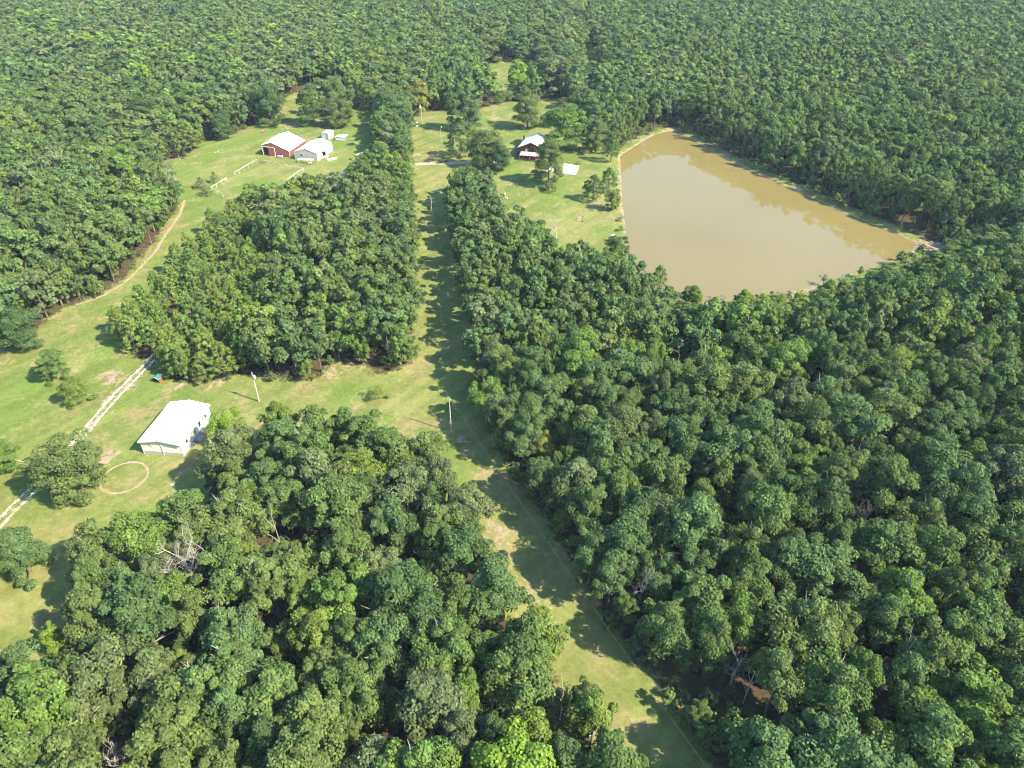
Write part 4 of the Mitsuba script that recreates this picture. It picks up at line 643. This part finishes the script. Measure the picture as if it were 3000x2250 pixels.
for x in (-3.2, 3.2):
    for sy in (-1, 1): part(K, 'leg', cyl([x - .3 * (x > 0) + .15, sy * 1.25, 0], [x, sy * .8, 1.45], .07, 6), 'white_paint', P)
part(K, 'crossbar', [cyl([-3.1, -1.0, .7], [3.1, -1.0, .7], .04, 6)], 'grey_metal', P)
K = thing('hand_cart', 'small white cart under the slatted canopy', 'cart'); P = at(-88.6, 308.3, 0, 10)
part(K, 'tray', [box(-.5, .5, -.3, .3, .5, .6), box(-.5, .5, -.3, -.25, .6, .9), box(-.5, .5, .25, .3, .6, .9)], 'white_paint', P)
for y in (-.34, .34): part(K, 'wheel', cyl([.1, y - .04, .28], [.1, y + .04, .28], .28, 12), 'dark', P)
part(K, 'handle', cyl([-.5, 0, .6], [-1.2, 0, .9], .03, 6), 'grey_metal', P)
K = thing('row_boat', 'small pale flat boat lying on the grass right of the outbuilding', 'boat'); P = at(*LAYOUT['boat'], 0, 38)
hull = lambda L, W: [(-L, -W), (L * .6, -W), (L, -W * .35), (L, W * .35), (L * .6, W), (-L, W)]
sides = Polygon(hull(2.2, .75), [hull(2.1, .6)[::-1]])
m_ = trimesh.creation.extrude_polygon(sides, .5, engine='earcut'); m_.apply_translation((0, 0, .12)); part(K, 'hull', m_, 'white_metal', P)
m_ = trimesh.creation.extrude_polygon(Polygon(hull(2.12, .68)), .08, engine='earcut'); m_.apply_translation((0, 0, .05)); part(K, 'bottom', m_, 'dark', P)
for x in (-1.2, .4): part(K, 'seat', box(x - .15, x + .15, -.6, .6, .45, .5), 'pale_metal', P)

def wheel(key, x, y, r, w, P, hub='white_paint'):
    k = part(key, 'wheel', cyl([x, y - w / 2, r], [x, y + w / 2, r], r, 14), 'rubber', P); part(k, 'hub', cyl([x, y - w / 2 - .01, r], [x, y + w / 2 + .01, r], r * .45, 10), hub, P)
K = thing('small_tractor', 'small dark tractor with white hood beside the shaded tree row', 'tractor'); P = at(*LAYOUT['tractor'], 0, 75)
part(K, 'chassis', box(-1.2, 1.2, -.25, .25, .45, .7), 'dark', P); part(K, 'hood', box(.1, 1.25, -.35, .35, .7, 1.25), 'white_paint', P); part(K, 'seat', [box(-.9, -.4, -.3, .3, .9, 1.0), box(-1.0, -.9, -.3, .3, 1.0, 1.4)], 'dark', P)
[part(K, 'fender', box(-1.1, -.2, s * .62 - .16, s * .62 + .16, 1.16, 1.24), 'orange_red', P) for s in (-1, 1)]; part(K, 'rollbar', [cyl([-1.1, s * .4, .7], [-1.1, s * .4, 2.1], .04) for s in (-1, 1)] + [cyl([-1.1, -.4, 2.1], [-1.1, .4, 2.1], .04)], 'dark', P)
for sy in (-1, 1): wheel(K, -.65, sy * .62, .55, .3, P, 'orange_red'); wheel(K, .9, sy * .5, .32, .2, P, 'orange_red')
K = thing('flat_trailer', 'white ramp trailer parked behind the small tractor', 'trailer'); P = at(LAYOUT['trailer'][0] - 2.2, LAYOUT['trailer'][1] - 3.6, 0, 52)
for i in range(5): part(K, 'plank', box(-2.4, 2.4, -.75 + i * .3, -.47 + i * .3, .62, .68), 'white_paint', P)
part(K, 'frame', [box(-2.45, 2.45, -.85, -.77, .5, .72), box(-2.45, 2.45, .77, .85, .5, .72), box(-2.45, -2.37, -.77, .77, .5, .66), box(2.37, 2.45, -.77, .77, .5, .66), cyl([2.45, 0, .55], [3.6, 0, .5], .05)], 'grey_metal', P)
for sy in (-1, 1): wheel(K, -.2, sy * 1.0, .33, .2, P)
K = thing('scrap_heap', 'reddish heap of planks and scrap in the shade of a tree', 'heap'); P = at(*LAYOUT['pile'], 0, 15)
r2 = random.Random(8)
for i in range(16):
    b = box(-1.1, 1.1, -.14, .14, 0, .09); b.apply_transform(trimesh.transformations.rotation_matrix(r2.uniform(-.25, .25), [0, 1, 0])); b.apply_transform(trimesh.transformations.rotation_matrix(r2.uniform(0, 3.1), [0, 0, 1])); b.apply_translation((r2.uniform(-1.8, 1.8), r2.uniform(-.9, .9), .3 + .05 * i * r2.random()))
    part(K, 'plank', b, r2.choice(['rust', 'rust', 'wood_brown', 'trim_grey', 'stone']), P)
part(K, 'sheet_metal', prism_xz([(.2, .9), (2.1, 1.0), (2.1, 1.04), (.2, .94)], -.6, .9), 'trim_grey', P)
K = thing('riding_mower', 'small red riding mower on bare ground behind the red barn', 'mower'); P = at(*LAYOUT['mower'], 0, 20)
part(K, 'hood', box(.05, 1.0, -.3, .3, .45, .85), 'orange_red', P); part(K, 'deck', box(-.6, .7, -.65, .65, .15, .3), 'orange_red', P); part(K, 'seat', [box(-.6, -.15, -.25, .25, .7, .8), box(-.7, -.6, -.25, .25, .8, 1.15)], 'white_paint', P)
part(K, 'fender', box(-.95, -.1, -.45, .45, .55, .68), 'orange_red', P); part(K, 'steering_wheel', cyl([.0, 0, 1.0], [.03, 0, 1.03], .18, 12), 'dark', P)
for sy in (-1, 1): wheel(K, -.6, sy * .5, .27, .22, P); wheel(K, .75, sy * .42, .2, .16, P)
K = thing('golf_cart', 'small white golf cart parked near the far utility pole', 'golf cart'); P = at(LAYOUT['cart'][0], LAYOUT['cart'][1], 0, 100)
part(K, 'body', [box(-1.2, 1.15, -.6, .6, .3, .62), prism_xz([(.55, .62), (1.15, .62), (1.0, .98), (.65, 1.0)], -.58, .58)], 'white_paint', P); part(K, 'roof', box(-1.1, .9, -.65, .65, 1.86, 1.94), 'white_paint', P)
for x in (-1.0, .75):
    for y in (-.55, .55): part(K, 'roof_post', cyl([x, y, .6], [x, y, 1.87], .03, 6), 'dark', P)
part(K, 'seat', [box(-.55, 0, -.55, .55, .62, .85), box(-.68, -.55, -.55, .55, .85, 1.35)], 'dark', P)
for sy in (-1, 1): wheel(K, -.8, sy * .55, .25, .2, P); wheel(K, .8, sy * .55, .25, .2, P)
K = thing('bird_feeder', 'white post feeder on the lawn at the lane woods', 'bird feeder'); P = at(*LAYOUT['feeder'], 0, 10)
part(K, 'post', cyl([0, 0, 0], [0, 0, 1.35], .12, 8), 'white_paint', P); part(K, 'tray', box(-.28, .28, -.28, .28, 1.35, 1.45), 'white_paint', P); part(K, 'roof', prism_xz([(-.36, 1.7), (.36, 1.7), (0, 1.98)], -.36, .36), 'white_paint', P); [part(K, 'bracket', box(s * .2 - .02, s * .2 + .02, -.2, .2, 1.45, 1.7), 'white_paint', P) for s in (-1, 1)]
K = thing('bucket', 'white bucket on the grass beside the bird feeder', 'bucket'); P = at(*LAYOUT['bucket'])
part(K, 'pail', trimesh.creation.revolve([(0, 0), (.24, 0), (.32, .55), (.29, .55), (.22, .04), (0, .04)], sections=16), 'white_paint', P); part(K, 'handle', tube(np.c_[np.cos(np.linspace(0, np.pi, 9)) * .31, np.zeros(9), .52 + np.sin(np.linspace(0, np.pi, 9)) * .22], np.full(9, .015), 5), 'grey_metal', P)
K = thing('satellite_dish', 'white round dish on a post at the pond bank', 'satellite dish'); P = at(*LAYOUT['dish'], 0, 30)
part(K, 'post', cyl([0, 0, 0], [0, 0, 1.9], .09, 8), 'white_paint', P)
dm = trimesh.creation.revolve([(0, -.22), (.35, -.17), (.65, -.02), (.8, .12), (.8, .16), (.62, .03), (.33, -.12), (0, -.17)], sections=24); dm.apply_transform(trimesh.transformations.rotation_matrix(.6, [1, 0, 0])); dm.apply_translation((0, 0, 2.1)); part(K, 'reflector', dm, 'white_metal', P, smooth=40)
part(K, 'feed_arm', cyl([0, -.0, 1.95], [0, -.55, 2.75], .03, 6), 'grey_metal', P)
K = thing('well_hut', 'green round-roofed hut beside the gravel drive behind the woods', 'hut'); P = at(*LAYOUT['hut'], 0, -20); t_ = np.linspace(0, np.pi, 12); arch = [(.8 * math.cos(a), .7 + .8 * math.sin(a)) for a in t_]
part(K, 'wall', prism_xz([(-.8, 0), (.8, 0)] + arch, -.7, -.62, [[(-.4, .05), (.4, .05), (.4, 1.1), (-.4, 1.1)]]), 'green_paint', P); part(K, 'wall', prism_xz([(-.8, 0), (.8, 0)] + arch, .7, .78), 'green_paint', P)
part(K, 'roof', prism_xz([(.9, 0)] + [(.9 * math.cos(a), .72 + .9 * math.sin(a)) for a in t_] + [(-.9, 0), (-.82, 0)] + [(.82 * math.cos(a), .72 + .82 * math.sin(a)) for a in t_[::-1]] + [(.82, 0)], -.85, .95), 'mint_trim', P)
K = thing('stone_bed', 'oval bed of loose stones on the pond-side lawn', 'rock garden'); P = at(*LAYOUT['rocks'])
for i in range(26):
    m_ = trimesh.creation.icosphere(subdivisions=1, radius=r2.uniform(.12, .30)); m_.vertices *= 1 + .5 * (meshkit.noise(m_.vertices * 3 + i) - .5)[:, None]; m_.vertices *= [1.2, 1, .55]
    a = r2.uniform(0, 6.3); q = r2.uniform(.3, 1) ** .5; m_.apply_translation((1.9 * q * math.cos(a) + .5 * q * math.sin(a), 3.2 * q * math.sin(a), .1)); part(K, 'stone', m_, r2.choice(['stone', 'stone', 'stone', 'wood_brown']), P)
part(K, 'stump', cyl([.9, -2.9, 0], [.95, -2.9, .45], .28, 10), 'wood_brown', P)
K = thing('pale_rock', 'flat white rock on bare earth at the lawn edge below the cottage', 'rock')
m_ = trimesh.creation.icosphere(subdivisions=2, radius=.4); m_.vertices *= 1 + .5 * (meshkit.noise(m_.vertices * 2.2) - .5)[:, None]; m_.vertices *= [1.2, .9, .45]
scene[K] = mikit.ply(m_, 'concrete', smooth=40, to_world=at(*LAYOUT['stone'], .1))

# ---------------------------------------------------------------- air
scene['air'] = {'type': 'homogeneous', 'albedo': rgb(0.95, 0.955, 0.96), 'sigma_t': rgb(0.00007, 0.00009, 0.00012)}
scene['haze'] = {'type': 'cube', 'bsdf': {'type': 'null'}, 'interior': {'type': 'ref', 'id': 'air'}, 'to_world': T().translate([0, 0, 54]).scale([4700, 4700, 56])}
scene['camera']['medium'] = {'type': 'ref', 'id': 'air'}
labels['haze'] = {'label': 'thin summer haze over the land', 'category': 'haze', 'kind': 'stuff'}
